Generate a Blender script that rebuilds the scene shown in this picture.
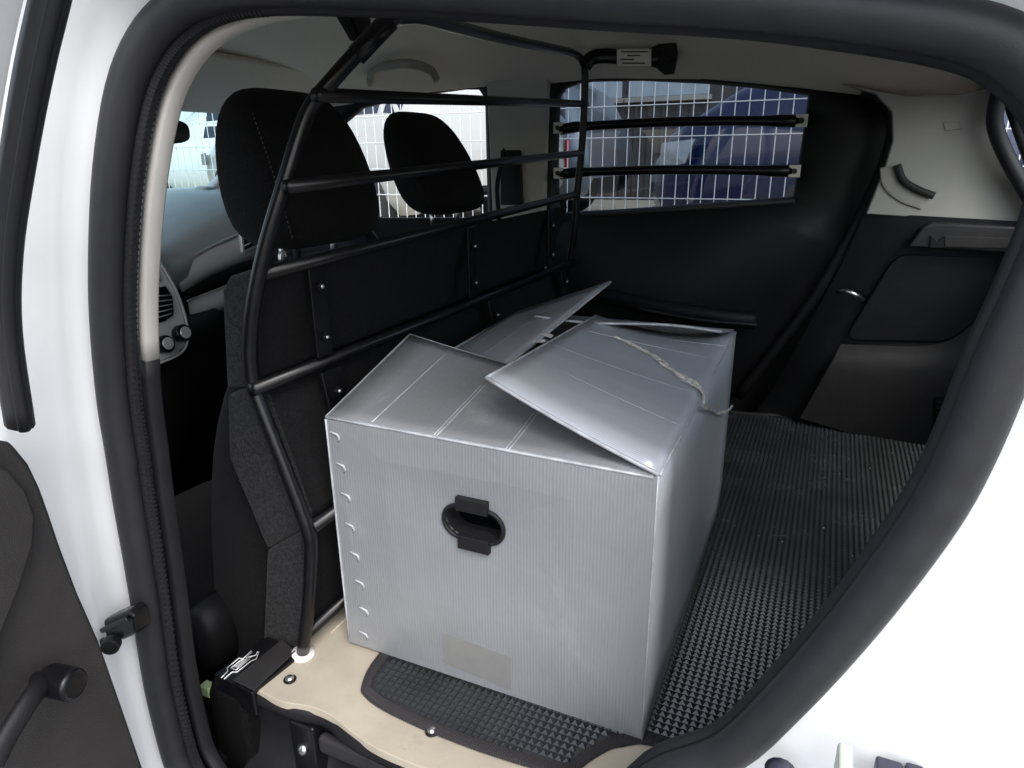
import bpy, bmesh, math, random
from mathutils import Vector, Matrix
random.seed(7)
for o in list(bpy.data.objects): bpy.data.objects.remove(o)
scene = bpy.context.scene
COL = scene.collection
# ------------------------------------------------------------------ camera
# world: X towards the rear of the car, Y across the car away from the camera, Z up; load floor at Z = 0
FPX, CX, CY, H = 680.0, 512.0, 384.0, 0.66
RX = Vector((0.90974562, 0.12200036, -0.396836)); RY = Vector((0.41497715, -0.29605077, 0.86031849)); RZ = Vector((-0.01252444, -0.94734885, -0.31995826))
cam = bpy.data.cameras.new('camera'); cam_o = bpy.data.objects.new('camera', cam); COL.objects.link(cam_o)
cam.sensor_width = 36; cam.lens = FPX / 1024 * 36; cam.clip_start = 0.01; cam.clip_end = 500
m = Matrix(((RX.x, -RX.y, -RX.z, 0), (RY.x, -RY.y, -RY.z, 0), (RZ.x, -RZ.y, -RZ.z, H), (0, 0, 0, 1)))
cam_o.matrix_world = m
scene.camera = cam_o
# ------------------------------------------------------------------ light
SUN_EL, SUN_AZ = math.radians(48), math.radians(138)     # azimuth from +Y, clockwise seen from above
w = bpy.data.worlds.new('World'); scene.world = w; w.use_nodes = True
nt = w.node_tree; bg = nt.nodes['Background']
sky = nt.nodes.new('ShaderNodeTexSky'); sky.sky_type = 'NISHITA'; sky.sun_disc = False
sky.sun_elevation = SUN_EL; sky.sun_rotation = SUN_AZ; sky.dust_density = 2.5; sky.air_density = 1.0; sky.ozone_density = 1.0
hs_ = nt.nodes.new('ShaderNodeHueSaturation'); hs_.inputs['Saturation'].default_value = 0.5   # thin overcast: the same sky, paler
nt.links.new(sky.outputs[0], hs_.inputs['Color']); nt.links.new(hs_.outputs[0], bg.inputs[0]); bg.inputs[1].default_value = 0.15
sl = bpy.data.lights.new('sun', 'SUN'); sl.energy = 0.5; sl.angle = math.radians(25); sl.color = (1.0, 0.985, 0.97)
so = bpy.data.objects.new('sun', sl); COL.objects.link(so); so.location = (0, -3, 6)
sd = Vector((math.sin(SUN_AZ) * math.cos(SUN_EL), math.cos(SUN_AZ) * math.cos(SUN_EL), math.sin(SUN_EL)))
so.rotation_euler = sd.to_track_quat('Z', 'Y').to_euler()
scene.view_settings.view_transform = 'Standard'; scene.view_settings.look = 'None'
scene.view_settings.gamma = 1.0; scene.view_settings.use_curve_mapping = False
scene.view_settings.exposure = 1.55
scene.render.engine = 'CYCLES'
scene.cycles.max_bounces = 10; scene.cycles.transparent_max_bounces = 16

# ------------------------------------------------------------------ pixel -> point helpers
def ray(x, y):
    c = Vector((x - CX, y - CY, FPX)); return Vector((RX.dot(c), RY.dot(c), RZ.dot(c)))
def PY(x, y, v): d = ray(x, y); return d * (v / d.y) + Vector((0, 0, H))
def PX(x, y, v): d = ray(x, y); return d * (v / d.x) + Vector((0, 0, H))
def PZ(x, y, v): d = ray(x, y); return d * ((v - H) / d.z) + Vector((0, 0, H))

# ------------------------------------------------------------------ materials
def mat(name, col, rough=0.5, metal=0.0, var=None, bump=None, coat=0.0, spec=None, sheen=0.0, wave=None, rvar=0.0, scuff=None):
    ma = bpy.data.materials.new(name); ma.use_nodes = True
    n, l = ma.node_tree.nodes, ma.node_tree.links
    b = n['Principled BSDF']; b.inputs['Base Color'].default_value = (*col, 1); b.inputs['Roughness'].default_value = rough
    b.inputs['Metallic'].default_value = metal
    if coat: b.inputs['Coat Weight'].default_value = coat; b.inputs['Coat Roughness'].default_value = 0.06
    if spec is not None: b.inputs['Specular IOR Level'].default_value = spec
    if sheen: b.inputs['Sheen Weight'].default_value = sheen
    tc = n.new('ShaderNodeTexCoord')
    if var:                       # (scale, amount, detail[, stretch])
        t = n.new('ShaderNodeTexNoise'); t.inputs['Scale'].default_value = var[0]; t.inputs['Detail'].default_value = var[2] if len(var) > 2 else 5
        src = tc.outputs['Object']
        if len(var) > 3:
            mp = n.new('ShaderNodeMapping'); mp.inputs['Scale'].default_value = var[3]; l.new(src, mp.inputs[0]); src = mp.outputs[0]
        l.new(src, t.inputs['Vector'])
        r = n.new('ShaderNodeValToRGB'); a = var[1]
        r.color_ramp.elements[0].position = 0.32; r.color_ramp.elements[1].position = 0.68
        r.color_ramp.elements[0].color = (*[max(0, c * (1 - a)) for c in col], 1); r.color_ramp.elements[1].color = (*[min(1, c * (1 + a)) for c in col], 1)
        l.new(t.outputs[0], r.inputs[0]); l.new(r.outputs[0], b.inputs['Base Color'])
        if scuff:                 # (scale, stretch, colour, amount)
            mp2 = n.new('ShaderNodeMapping'); mp2.inputs['Scale'].default_value = scuff[1]; mp2.inputs['Rotation'].default_value = (.3, .5, .2); l.new(tc.outputs['Object'], mp2.inputs[0])
            t2 = n.new('ShaderNodeTexNoise'); t2.inputs['Scale'].default_value = scuff[0]; t2.inputs['Detail'].default_value = 9; t2.inputs['Roughness'].default_value = .65; l.new(mp2.outputs[0], t2.inputs['Vector'])
            m2 = n.new('ShaderNodeMapRange'); m2.inputs[1].default_value = .60; m2.inputs[2].default_value = .74; m2.inputs[4].default_value = scuff[3]; l.new(t2.outputs[0], m2.inputs[0])
            mx = n.new('ShaderNodeMix'); mx.data_type = 'RGBA'; l.new(m2.outputs[0], mx.inputs[0]); l.new(r.outputs[0], mx.inputs[6]); mx.inputs[7].default_value = (*scuff[2], 1); l.new(mx.outputs[2], b.inputs['Base Color'])
        if rvar:
            mr = n.new('ShaderNodeMapRange'); mr.inputs[3].default_value = rough - rvar; mr.inputs[4].default_value = rough + rvar
            l.new(t.outputs[0], mr.inputs[0]); l.new(mr.outputs[0], b.inputs['Roughness'])
    last = None
    if bump:                      # (scale, strength)
        t = n.new('ShaderNodeTexNoise'); t.inputs['Scale'].default_value = bump[0]; t.inputs['Detail'].default_value = 6
        l.new(tc.outputs['Object'], t.inputs['Vector'])
        bp = n.new('ShaderNodeBump'); bp.inputs['Strength'].default_value = bump[1]; bp.inputs['Distance'].default_value = bump[2] if len(bump) > 2 else 0.002
        l.new(t.outputs[0], bp.inputs['Height']); l.new(bp.outputs[0], b.inputs['Normal']); last = bp
    if wave:                      # (axis, scale, strength)
        t = n.new('ShaderNodeTexWave'); t.wave_type = 'BANDS'; t.bands_direction = wave[0]; t.inputs['Scale'].default_value = wave[1]
        l.new(tc.outputs['Object'], t.inputs['Vector'])
        bp = n.new('ShaderNodeBump'); bp.inputs['Strength'].default_value = wave[2]; bp.inputs['Distance'].default_value = 0.001
        l.new(t.outputs[0], bp.inputs['Height'])
        if last: l.new(last.outputs[0], bp.inputs['Normal'])
        l.new(bp.outputs[0], b.inputs['Normal'])
    return ma
def glass(name, tint, refl=0.06):
    ma = bpy.data.materials.new(name); ma.use_nodes = True
    n, l = ma.node_tree.nodes, ma.node_tree.links; n.remove(n['Principled BSDF'])
    t = n.new('ShaderNodeBsdfTransparent'); t.inputs[0].default_value = (*tint, 1)
    g = n.new('ShaderNodeBsdfGlossy'); g.inputs['Roughness'].default_value = 0.01
    lw = n.new('ShaderNodeLayerWeight'); pw = n.new('ShaderNodeMath'); pw.operation = 'POWER'; pw.inputs[1].default_value = 5; l.new(lw.outputs['Facing'], pw.inputs[0])
    fr = n.new('ShaderNodeMath'); fr.operation = 'MULTIPLY_ADD'; fr.inputs[1].default_value = .9; fr.inputs[2].default_value = refl * .7; l.new(pw.outputs[0], fr.inputs[0])   # Schlick, the same from both sides of the pane
    mx = n.new('ShaderNodeMixShader'); l.new(fr.outputs[0], mx.inputs[0]); l.new(t.outputs[0], mx.inputs[1]); l.new(g.outputs[0], mx.inputs[2])
    l.new(mx.outputs[0], n['Material Output'].inputs[0])
    return ma
M = {
 'white_paint': mat('white_paint', (.80, .81, .82), .25, coat=.6, var=(9, .015), bump=(500, .015)),
 'seal': mat('seal_rubber', (.021, .021, .024), .5, var=(60, .12), bump=(900, .1), spec=.35),
 'seal_ridge': mat('seal_ridge', (.012, .012, .014), .55, bump=(700, .1), spec=.3),
 'trim_grey': mat('trim_grey', (.42, .41, .385), .6, var=(30, .03), bump=(900, .08)),
 'headliner': mat('headliner_cloth', (.70, .655, .59), .95, var=(250, .05), bump=(1100, .2), sheen=.15),
 'black_trim': mat('black_trim', (.0115, .0115, .0128), .46, var=(40, .15), bump=(1100, .25), spec=.24),
 'dark_trim': mat('dark_trim', (.026, .025, .026), .5, var=(40, .12), bump=(900, .3), spec=.3),
 'door_trim': mat('door_trim', (.030, .028, .028), .55, var=(40, .1), bump=(900, .35), spec=.3),
 'black_gloss': mat('black_powder_coat', (.005, .005, .006), .32, coat=.10, spec=.3, bump=(600, .08), var=(80, .3)),
 'felt': mat('charcoal_felt', (.017, .0175, .019), .98, var=(260, .5, 10), bump=(420, 1.0), spec=.05, sheen=.06),
 'board': mat('black_felt_board', (.011, .011, .012), .9, var=(300, .35, 8), bump=(500, .5), spec=.1),
 'seat': mat('black_seat_cloth', (.0095, .0095, .0105), .95, var=(350, .4), bump=(500, .5), spec=.1, sheen=.03),
 'carpet': mat('black_carpet', (.006, .006, .006), .98, var=(300, .4), bump=(420, .9), spec=.05),
 'floor_board': mat('beige_floor_board', (.41, .365, .295), .85, var=(14, .10, 8), bump=(160, .2), spec=.12, scuff=(22, (1, 2.2, 1), (.26, .23, .19), .55)),
 'rubber': mat('black_rubber', (.024, .025, .028), .26, var=(9, .3, 8), spec=.6, rvar=.08),
 'grip': mat('grab_handle_plastic', (.30, .285, .26), .6, bump=(900, .1)),
 'binding': mat('mat_binding', (.030, .028, .030), .7, bump=(700, .3), spec=.25),
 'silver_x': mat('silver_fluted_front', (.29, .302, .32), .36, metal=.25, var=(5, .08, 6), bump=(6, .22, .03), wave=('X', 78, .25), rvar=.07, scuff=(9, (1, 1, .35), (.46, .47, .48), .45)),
 'silver_y_skylit': mat('silver_fluted_skylit', (.51, .54, .585), .32, metal=.25, var=(5, .06, 6, (.3, 3, 1)), bump=(6, .10, .03), wave=('Y', 78, .2), rvar=.07, scuff=(9, (.35, 1, 1), (.62, .64, .66), .45)),  # same plastic as the front, paler and bluer: skylight put into the colour
 'silver_edge': mat('silver_edge', (.46, .48, .51), .42, metal=.2, var=(60, .2)),
 'tape': mat('tan_tape', (.262, .262, .258), .34, metal=.25, var=(40, .05)),
 'clear_tape': mat('crumpled_clear_tape', (.82, .80, .75), .2, bump=(150, .8)),
 'steel': mat('steel', (.55, .55, .55), .3, metal=1.0, bump=(300, .05)),
 'white_plastic': mat('white_plastic', (.75, .75, .74), .4),
 'dash': mat('dash_plastic_glare', (.33, .37, .38), .38, spec=.7, var=(30, .04), bump=(900, .2)),  # windscreen glare put into the base colour; the plastic itself is darker
 'dash_light': mat('dash_light_plastic', (.52, .52, .535), .4, bump=(900, .2)),
 'satin': mat('satin_silver_trim', (.75, .75, .76), .3, metal=.5),
 'green': mat('green_plastic', (.22, .30, .16), .5),
 'label': mat('label_paper', (.72, .70, .64), .6, var=(60, .05)),
 'ink': mat('label_ink', (.10, .08, .08), .7),
 'stitch': mat('grey_stitching', (.10, .10, .105), .8),
 'wire': mat('white_fence_wire', (.78, .79, .80), .4),
 'asphalt': mat('asphalt', (.16, .16, .155), .95, var=(30, .25, 10), bump=(120, .6)),
 'yard': mat('yard_concrete', (.42, .37, .29), .95, var=(4, .12, 9), bump=(60, .4)),
 'concrete': mat('concrete_wall', (.30, .30, .29), .9, var=(6, .15, 9), bump=(80, .4)),
 'shed': mat('dark_cladding', (.055, .052, .052), .7, var=(6, .2)),
 'shed_light': mat('pale_cladding', (.34, .40, .45), .6, var=(6, .08)),
 'blue_paint': mat('blue_paint', (.005, .015, .065), .25, coat=.7),
 'cream_paint': mat('off_white_paint', (.46, .46, .44), .3, coat=.5),
 'silver_paint': mat('silver_paint', (.16, .20, .24), .3, metal=.4, coat=.6),
 'car_glass': mat('dark_car_glass', (.010, .013, .03), .06, spec=.7),
 'tyre': mat('tyre_rubber', (.02, .02, .02), .85, bump=(200, .3)),
 'tail': mat('red_lens', (.45, .01, .015), .15, coat=.5),
 'lamp_glass': mat('lamp_lens', (.40, .43, .46), .12, metal=.6, coat=.6),
 'glass': glass('window_glass', (.80, .84, .85)),
 'glass_dark': glass('privacy_glass', (.24, .275, .315)),
 'glass_teal': glass('windscreen_glass', (.50, .66, .68)),
 'purple_plastic': mat('dark_violet_plastic', (.04, .038, .06), .4),
 'clip': mat('translucent_clip', (.50, .53, .46), .3),
}
_n, _l = M['clear_tape'].node_tree.nodes, M['clear_tape'].node_tree.links
_t = _n.new('ShaderNodeBsdfTransparent'); _m = _n.new('ShaderNodeMixShader'); _m.inputs[0].default_value = .62
_l.new(_t.outputs[0], _m.inputs[1]); _l.new(_n['Principled BSDF'].outputs[0], _m.inputs[2]); _l.new(_m.outputs[0], _n['Material Output'].inputs[0])
# ------------------------------------------------------------------ object helpers
WL = {}
def tag(o, label, cat, group=None, kind=None):
    o['label'] = label; o['category'] = cat
    if group: o['group'] = group
    if kind: o['kind'] = kind
    return o
def thing(name, loc, label, cat, group=None):
    o = bpy.data.objects.new(name, None); COL.objects.link(o); o.location = loc; o.empty_display_size = .05
    WL[o] = Vector(loc); return tag(o, label, cat, group)
def mesh(name, V, F, ma, parent=None, smooth=False, bevel=0.0, solid=0.0, local=False, segs=2, sub=0):
    me = bpy.data.meshes.new(name); me.from_pydata([tuple(v) for v in V], [], [tuple(f) for f in F]); me.update()
    bm = bmesh.new(); bm.from_mesh(me); bmesh.ops.recalc_face_normals(bm, faces=bm.faces[:]); bm.to_mesh(me); bm.free()
    me.materials.append(M[ma] if isinstance(ma, str) else ma)
    if smooth: me.polygons.foreach_set('use_smooth', [True] * len(me.polygons))
    o = bpy.data.objects.new(name, me); COL.objects.link(o)
    if parent:
        o.parent = parent
        if not local: o.location = -WL.get(parent, Vector((0, 0, 0)))
    if solid:
        s = o.modifiers.new('thick', 'SOLIDIFY'); s.thickness = solid; s.offset = 0
    if sub:
        s = o.modifiers.new('sub', 'SUBSURF'); s.levels = sub; s.render_levels = sub; s.boundary_smooth = 'PRESERVE_CORNERS'
    if bevel:
        b = o.modifiers.new('bevel', 'BEVEL'); b.width = bevel; b.segments = segs; b.limit_method = 'ANGLE'; b.angle_limit = math.radians(35); b.harden_normals = False
        me.polygons.foreach_set('use_smooth', [True] * len(me.polygons))
        wn = o.modifiers.new('wn', 'WEIGHTED_NORMAL'); wn.keep_sharp = False
    return o
def grid_faces(nr, nc, closed_c=False, closed_r=False):
    F = []
    for i in range(nr if closed_r else nr - 1):
        for j in range(nc if closed_c else nc - 1):
            a = i * nc + j; b = i * nc + (j + 1) % nc; i2 = (i + 1) % nr
            F.append((a, b, i2 * nc + (j + 1) % nc, i2 * nc + j))
    return F
def loft(name, rows, ma, parent=None, smooth=True, closed=False, cap=False, **k):
    nr, nc = len(rows), len(rows[0]); V = [p for r in rows for p in r]; F = grid_faces(nr, nc, closed)
    if cap: F.append(tuple(range(nc))); F.append(tuple((nr - 1) * nc + j for j in range(nc)))
    return mesh(name, V, F, ma, parent, smooth=smooth, **k)
def catmull(pts, n=6, closed=False):
    P = [Vector(p) for p in pts]; out = []; N = len(P)
    for i in range(N if closed else N - 1):
        p0 = P[(i - 1) % N] if closed or i > 0 else P[0] * 2 - P[1]
        p1, p2 = P[i], P[(i + 1) % N]
        p3 = P[(i + 2) % N] if closed or i + 2 < N else P[-1] * 2 - P[-2]
        for k in range(n):
            t = k / n
            out.append(.5 * ((2 * p1) + (p2 - p0) * t + (2 * p0 - 5 * p1 + 4 * p2 - p3) * t * t + (3 * p1 - p0 - 3 * p2 + p3) * t ** 3))
    if not closed: out.append(P[-1])
    return out
def tube(name, pts, r, ma, parent=None, n=12, closed=False, spline=0, flat=1.0, up=None, cap=True, local=False, rfun=None):
    P = [Vector(p) for p in pts]
    if spline: P = catmull(P, spline, closed)
    rows = []; N = len(P); prev = None
    for i, p in enumerate(P):
        a = P[(i - 1) % N] if closed or i > 0 else p; b = P[(i + 1) % N] if closed or i < N - 1 else p
        t = (b - a).normalized()
        if up is not None: u = Vector(up)
        elif prev is None: u = Vector((0, 0, 1)) if abs(t.z) < .9 else Vector((0, 1, 0))
        else: u = prev
        u = (u - t * u.dot(t)).normalized(); prev = u; v = t.cross(u)
        rr = r * (rfun(i / (N - 1)) if rfun else 1)
        rows.append([p + u * (math.cos(2 * math.pi * k / n) * rr) + v * (math.sin(2 * math.pi * k / n) * rr * flat) for k in range(n)])
    V = [q for row in rows for q in row]; F = grid_faces(N, n, True, closed)
    if cap and not closed: F.append(tuple(range(n))); F.append(tuple((N - 1) * n + j for j in range(n)))
    return mesh(name, V, F, ma, parent, smooth=True, local=local)
def box(name, lo, hi, ma, parent=None, bevel=.003, local=False, segs=2):
    x0, y0, z0 = lo; x1, y1, z1 = hi
    V = [(x, y, z) for x in (x0, x1) for y in (y0, y1) for z in (z0, z1)]
    F = [(0, 1, 3, 2), (4, 6, 7, 5), (0, 4, 5, 1), (2, 3, 7, 6), (0, 2, 6, 4), (1, 5, 7, 3)]
    return mesh(name, V, F, ma, parent, bevel=bevel, local=local, segs=segs)
def prism(name, poly, d, ma, parent=None, bevel=.003, local=False, smooth=False):
    """polygon (list of points) pushed along the vector d"""
    P = [Vector(p) for p in poly]; d = Vector(d); n = len(P)
    V = P + [p + d for p in P]; F = [tuple(range(n)), tuple(range(2 * n - 1, n - 1, -1))] + [(i, (i + 1) % n, n + (i + 1) % n, n + i) for i in range(n)]
    return mesh(name, V, F, ma, parent, bevel=bevel, local=local, smooth=smooth)
def disc(name, c, nrm, r, h, ma, parent=None, n=20, bevel=.001, local=False):
    nrm = Vector(nrm).normalized(); u = nrm.orthogonal().normalized(); v = nrm.cross(u); c = Vector(c)
    return prism(name, [c + u * (r * math.cos(2 * math.pi * k / n)) + v * (r * math.sin(2 * math.pi * k / n)) for k in range(n)], nrm * h, ma, parent, bevel, local)
def dome(name, c, nrm, r, h, ma, parent=None, n=14, rings=4):
    nrm = Vector(nrm).normalized(); u = nrm.orthogonal().normalized(); v = nrm.cross(u); c = Vector(c); rows = []
    for i in range(rings + 1):
        a = i / rings * math.pi / 2; rr = r * math.cos(a) + 1e-5
        rows.append([c + nrm * (h * math.sin(a)) + u * (rr * math.cos(2 * math.pi * k / n)) + v * (rr * math.sin(2 * math.pi * k / n)) for k in range(n)])
    return loft(name, rows, ma, parent, closed=True, cap=True)
def ray_poly(c, ang, poly):
    d = (math.cos(ang), math.sin(ang)); best = None
    for i in range(len(poly)):
        a, b = poly[i], poly[(i + 1) % len(poly)]
        ex, ey = b[0] - a[0], b[1] - a[1]; den = d[0] * ey - d[1] * ex
        if abs(den) < 1e-12: continue
        t = ((a[0] - c[0]) * ey - (a[1] - c[1]) * ex) / den; s = ((a[0] - c[0]) * d[1] - (a[1] - c[1]) * d[0]) / den
        if t > 0 and -1e-9 <= s <= 1 + 1e-9 and (best is None or t < best): best = t
    return (c[0] + d[0] * best, c[1] + d[1] * best)
def ring(inner, outer, c, n=64):
    """two matching loops round centre c (2-D, star shaped), keeping the corners of both"""
    A = [math.atan2(p[1] - c[1], p[0] - c[0]) for p in list(inner) + list(outer)] + [2 * math.pi * k / n - math.pi for k in range(n)]
    A = sorted(set(round(a, 5) for a in A))
    return [ray_poly(c, a, inner) for a in A], [ray_poly(c, a, outer) for a in A]
def round_poly(poly, r, n=5):
    out = []; N = len(poly)
    for i in range(N):
        p = Vector(poly[i]); a = Vector(poly[i - 1]); b = Vector(poly[(i + 1) % N])
        da, db = (a - p), (b - p); ra = min(r, da.length * .45); rb = min(r, db.length * .45)
        q0 = p + da.normalized() * ra; q1 = p + db.normalized() * rb
        for k in range(n + 1):
            t = k / n; out.append(q0 * (1 - t) ** 2 + p * 2 * t * (1 - t) + q1 * t * t)
    return out
def interp(tab, x):
    if x <= tab[0][0]: return tab[0][1]
    for (a, va), (b, vb) in zip(tab, tab[1:]):
        if x <= b: return va + (vb - va) * (x - a) / (b - a)
    return tab[-1][1]

# ================================================================== THE SETTING
GZ = -0.55
def sheet(name, x0, x1, y0, y1, z, ma):
    o = mesh(name, [(x0, y0, z), (x1, y0, z), (x1, y1, z), (x0, y1, z)], [(0, 1, 2, 3)], ma); o['kind'] = 'structure'; return o
sheet('ground', -150, 150, -150, 150, GZ, 'asphalt')
yd = box('yard', (-40, 2.75, GZ - .1), (40, 60, -.02), 'yard', bevel=0); yd['kind'] = 'structure'

# ================================================================== THE WHITE CAR WE LOOK INTO
car = thing('car', (0, .9, GZ), 'white hatchback with its near rear door open, seen into the load space', 'car')
# ---- door aperture path (centre line of the rubber bulb)
ap_px = [(180, 768, .42), (170, 737, .42), (157, 681, .42), (147, 614, .42), (137, 551, .42), (128, 498, .42), (121, 450, .42), (113, 398, .42), (107, 320, .42),
         (107, 250, .42), (112, 170, .423), (125, 92, .43), (146, 42, .436), (176, 9, .442), (215, -8, .446), (270, -14, .45), (340, -14, .452), (450, -12, .453), (600, -5, .453),
         (740, 1, .453), (848, 12, .452), (949, 27, .45), (1012, 48, .45), (1060, 92, .448), (1080, 150, .445), (1066, 222, .442), (1033, 300, .44),
         (1006, 356, .44), (972, 440, .44), (941, 502, .44), (899, 564, .44), (846, 632, .44), (787, 698, .44), (728, 752, .44)]
ap = [PY(*p) for p in ap_px]
ap += [Vector(p) for p in ((-.075, .44, .165), (-.115, .44, .085), (-.165, .44, .0), (-.23, .44, -.09), (-.33, .44, -.19), (-.45, .437, -.26), (-.56, .43, -.27), (-.622, .425, -.22), (-.634, .42, -.12))]
apc = catmull(ap, 4, True)
# in-plane outward normals
NA = len(apc); cen = Vector((-.3, .43, .35)); apn = []
for i, p in enumerate(apc):
    t = apc[(i + 1) % NA] - apc[i - 1]; nn = Vector((t.z, 0, -t.x)).normalized()
    if nn.dot(p - cen) < 0: nn = -nn
    apn.append(nn)
SR = .0150
seal = tube('door_seal', apc, SR, 'seal', car, n=16, closed=True, up=(0, 1, 0))
in1 = [p - n * (SR * (.80 + .25 * max(0, -n.x))) + Vector((0, .012, 0)) for p, n in zip(apc, apn)]
lip = tube('seal_lip', in1, .0062, 'seal_ridge', seal, n=8, closed=True, up=(0, 1, 0))
# ribs on the lip where it can be seen, upper left
ribs = []
rb_v, rb_f = [], []
for i in range(0, NA):
    for k in range(3):
        p = in1[i].lerp(in1[(i + 1) % NA], k / 3); n = apn[i]
        if p.x > -.42 or p.z < -.1: continue
        t = (in1[(i + 1) % NA] - in1[i]).normalized() * .0011; b = len(rb_v)
        for s in (-1, 1):
            for q in (Vector((0, -.0065, 0)) - n * .001, Vector((0, -.004, 0)) - n * .0059, Vector((0, .004, 0)) - n * .0059, Vector((0, .004, 0)) + n * .002): rb_v.append(p + t * s + q)
        rb_f += [(b, b + 1, b + 5, b + 4), (b + 1, b + 2, b + 6, b + 5), (b, b + 1, b + 2, b + 3), (b + 4, b + 5, b + 6, b + 7)]
o = mesh('lip_ribs', rb_v, rb_f, 'seal_ridge', seal); o['kind'] = 'stuff'
# ---- white body round the aperture: flange, jamb, outer skin
def jamb(n):
    r = max(0, n.x); l = max(0, -n.x); u = max(0, n.z); d = max(0, -n.z); s = r + l + u + d
    inp = (r * .115 + l * .012 + u * .045 + d * .07) / s; out = (r * .045 + l * .085 + u * .045 + d * .05) / s
    return inp, out
rows = [[], [], [], [], [], [], []]
for p, n in zip(apc, apn):
    a, b = jamb(n)
    rows[0].append(p - n * .004 + Vector((0, .012, 0)))
    rows[1].append(p + n * (SR * .9) + Vector((0, .008, 0)))
    rows[2].append(p + n * (SR + a * .5) + Vector((0, -b * .35, 0)))
    rows[3].append(p + n * (SR + a) + Vector((0, -b, 0)))
    rows[4].append(p + n * (SR + a + .012) + Vector((0, -b - .014, 0)))
    rows[5].append(p + n * (SR + a + .05) + Vector((0, -b - .018, 0)))
    rows[6].append(p + n * (SR + a + .07 + .30 * max(0, n.x)) + Vector((0, -b - .018 + .12 * max(0, n.x) * max(0, n.z), 0)))
body = loft('body_side', rows, 'white_paint', car, closed=True)
# outer skin of the front door and the quarter panel beyond the aperture, bonnet side
def skin(name, poly, y, ma='white_paint', parent=car, t=.02):
    return prism(name, [Vector((x, y + max(0, z - .45) * .25, z)) for x, z in poly], (0, t, 0), ma, parent, bevel=.004)
skin('quarter_panel', [(.20, -.30), (.24, .0), (.28, .35), (.26, .62), (.30, .62), (.55, .42), (.66, .1), (.66, -.30)], .385)
skin('front_door', [(-1.75, -.30), (-.70, -.30), (-.70, .46), (-1.75, .42)], .315)
skin('sill_panel', [(-1.75, -.36), (.3, -.36), (.3, -.22), (-1.75, -.22)], .36)
# ---- roof
def roofz(x): return interp([(-1.75, .80), (-1.45, .93), (-1.1, .985), (-.5, 1.0), (0, .97), (.3, .89), (.42, .83)], x)
rows = []
for i in range(26):
    x = -1.5 + i * (1.90 / 25); z = roofz(x)
    rows.append([Vector((x, y, z - d)) for y, d in ((.40, .20), (.42, .15), (.47, .09), (.58, .035), (.8, .01), (1.13, 0), (1.46, .01), (1.68, .035), (1.80, .075), (1.86, .105), (1.89, .125))])
loft('roof', rows, 'white_paint', car, solid=.004)
# ---- headliner, far edge follows the tops of the far windows
def ztop(x): return interp([(-1.9, .80), (-1.5, .815), (-1.1, .845), (-.9, .852), (-.7, .85), (-.59, .856), (-.3, .838), (-.09, .808), (.05, .785), (.2, .775), (.32, .76)], x)
def cz(x): return interp([(-1.6, .86), (-1.4, .905), (-1.1, .945), (-.5, .955), (0, .925), (.2, .88), (.34, .815)], x)
rows = []
for i in range(40):
    x = -1.5 + i * (1.84 / 39); c = cz(x); e = ztop(x)
    rows.append([Vector((x, .466, .768)), Vector((x, .476, .79)), Vector((x, .50, min(.83, c - .01))), Vector((x, .56, c - .05)), Vector((x, .68, c - .02)), Vector((x, .85, c - .004)), Vector((x, 1.13, c)), Vector((x, 1.40, c - .006)),
                 Vector((x, 1.55, c - .02)), Vector((x, 1.66, c * .72 + e * .28 - .01)), Vector((x, 1.735, c * .4 + e * .6)), Vector((x, 1.79, e + .012)), Vector((x, 1.825, e - .006)), Vector((x, 1.84, e - .012))])
head = loft('headliner', rows, 'headliner', car, sub=1)
# grab handle, far side above the front window
gh = [PY(370, 83, 1.735), PY(374, 70, 1.70), PY(392, 65, 1.665), PY(412, 64, 1.665), PY(430, 70, 1.70), PY(436, 79, 1.735)]
tube('grab_handle', gh, .012, 'grip', head, n=10, spline=5, flat=.9)
# sun visor and its label at the front
for ya, yb in ((1.16, 1.74), (.54, 1.08)):
    v = prism('sun_visor', [Vector(p) for p in ((-1.36, ya, .888), (-1.36, yb, .882), (-1.53, yb - .02, .785), (-1.545, yb - .12, .772), (-1.545, ya + .06, .772), (-1.53, ya, .785))], (-.012, 0, .016), 'headliner', head, .006)
    if ya > 1: prism('visor_label', [Vector((-1.36 - .17 * t, y, .888 - .103 * t - .0)) + Vector((.004, 0, -.0035)) for y, t in ((1.50, .55), (1.62, .55), (1.62, .75), (1.50, .75))], (-.001, 0, .001), 'label', v, 0)
tube('visor_clip', [PY(178, 84, 1.5), PY(192, 84, 1.49), PY(198, 79, 1.48)], .006, 'trim_grey', head)
# ---- near B-pillar trim: pale above, black below
left = [i for i, p in enumerate(apc) if p.x < -.30 and p.z > -.20]
k0 = [j for j in range(len(left) - 1) if left[j + 1] != left[j] + 1]
if k0: left = left[k0[0] + 1:] + left[:k0[0] + 1]
seq = [(in1[i], apn[i]) for i in left]
zs = PY(150, 357, .47).z
def pil(name, items, ma):
    rows = []
    for p, n in items:
        k = max(.0, min(1, (-.31 - p.x) / .16)); q = p - n * .004 * k + n * .006 * (1 - k)
        rows.append([q + n * .004 + Vector((0, .010, 0)), q - n * .003 * k + Vector((0, .0105, 0)), q - n * .0042 * k + Vector((0, .0115, 0)), q - n * .0052 * k + Vector((0, .022, 0)), q - n * .0045 * k + Vector((0, .0235, 0)), q + n * .002 + Vector((0, .026, 0)), q + n * .03 + Vector((0, .042, 0)), q + n * (.03 + .09 * k) + Vector((0, .046, 0))])
    return loft(name, rows, ma, car, solid=.003)
pil('pillar_trim_upper', [q for q in seq if q[0].z >= zs], 'trim_grey')
pil('pillar_trim_lower', [q for q in seq if q[0].z < zs + .012], 'black_trim')
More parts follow.
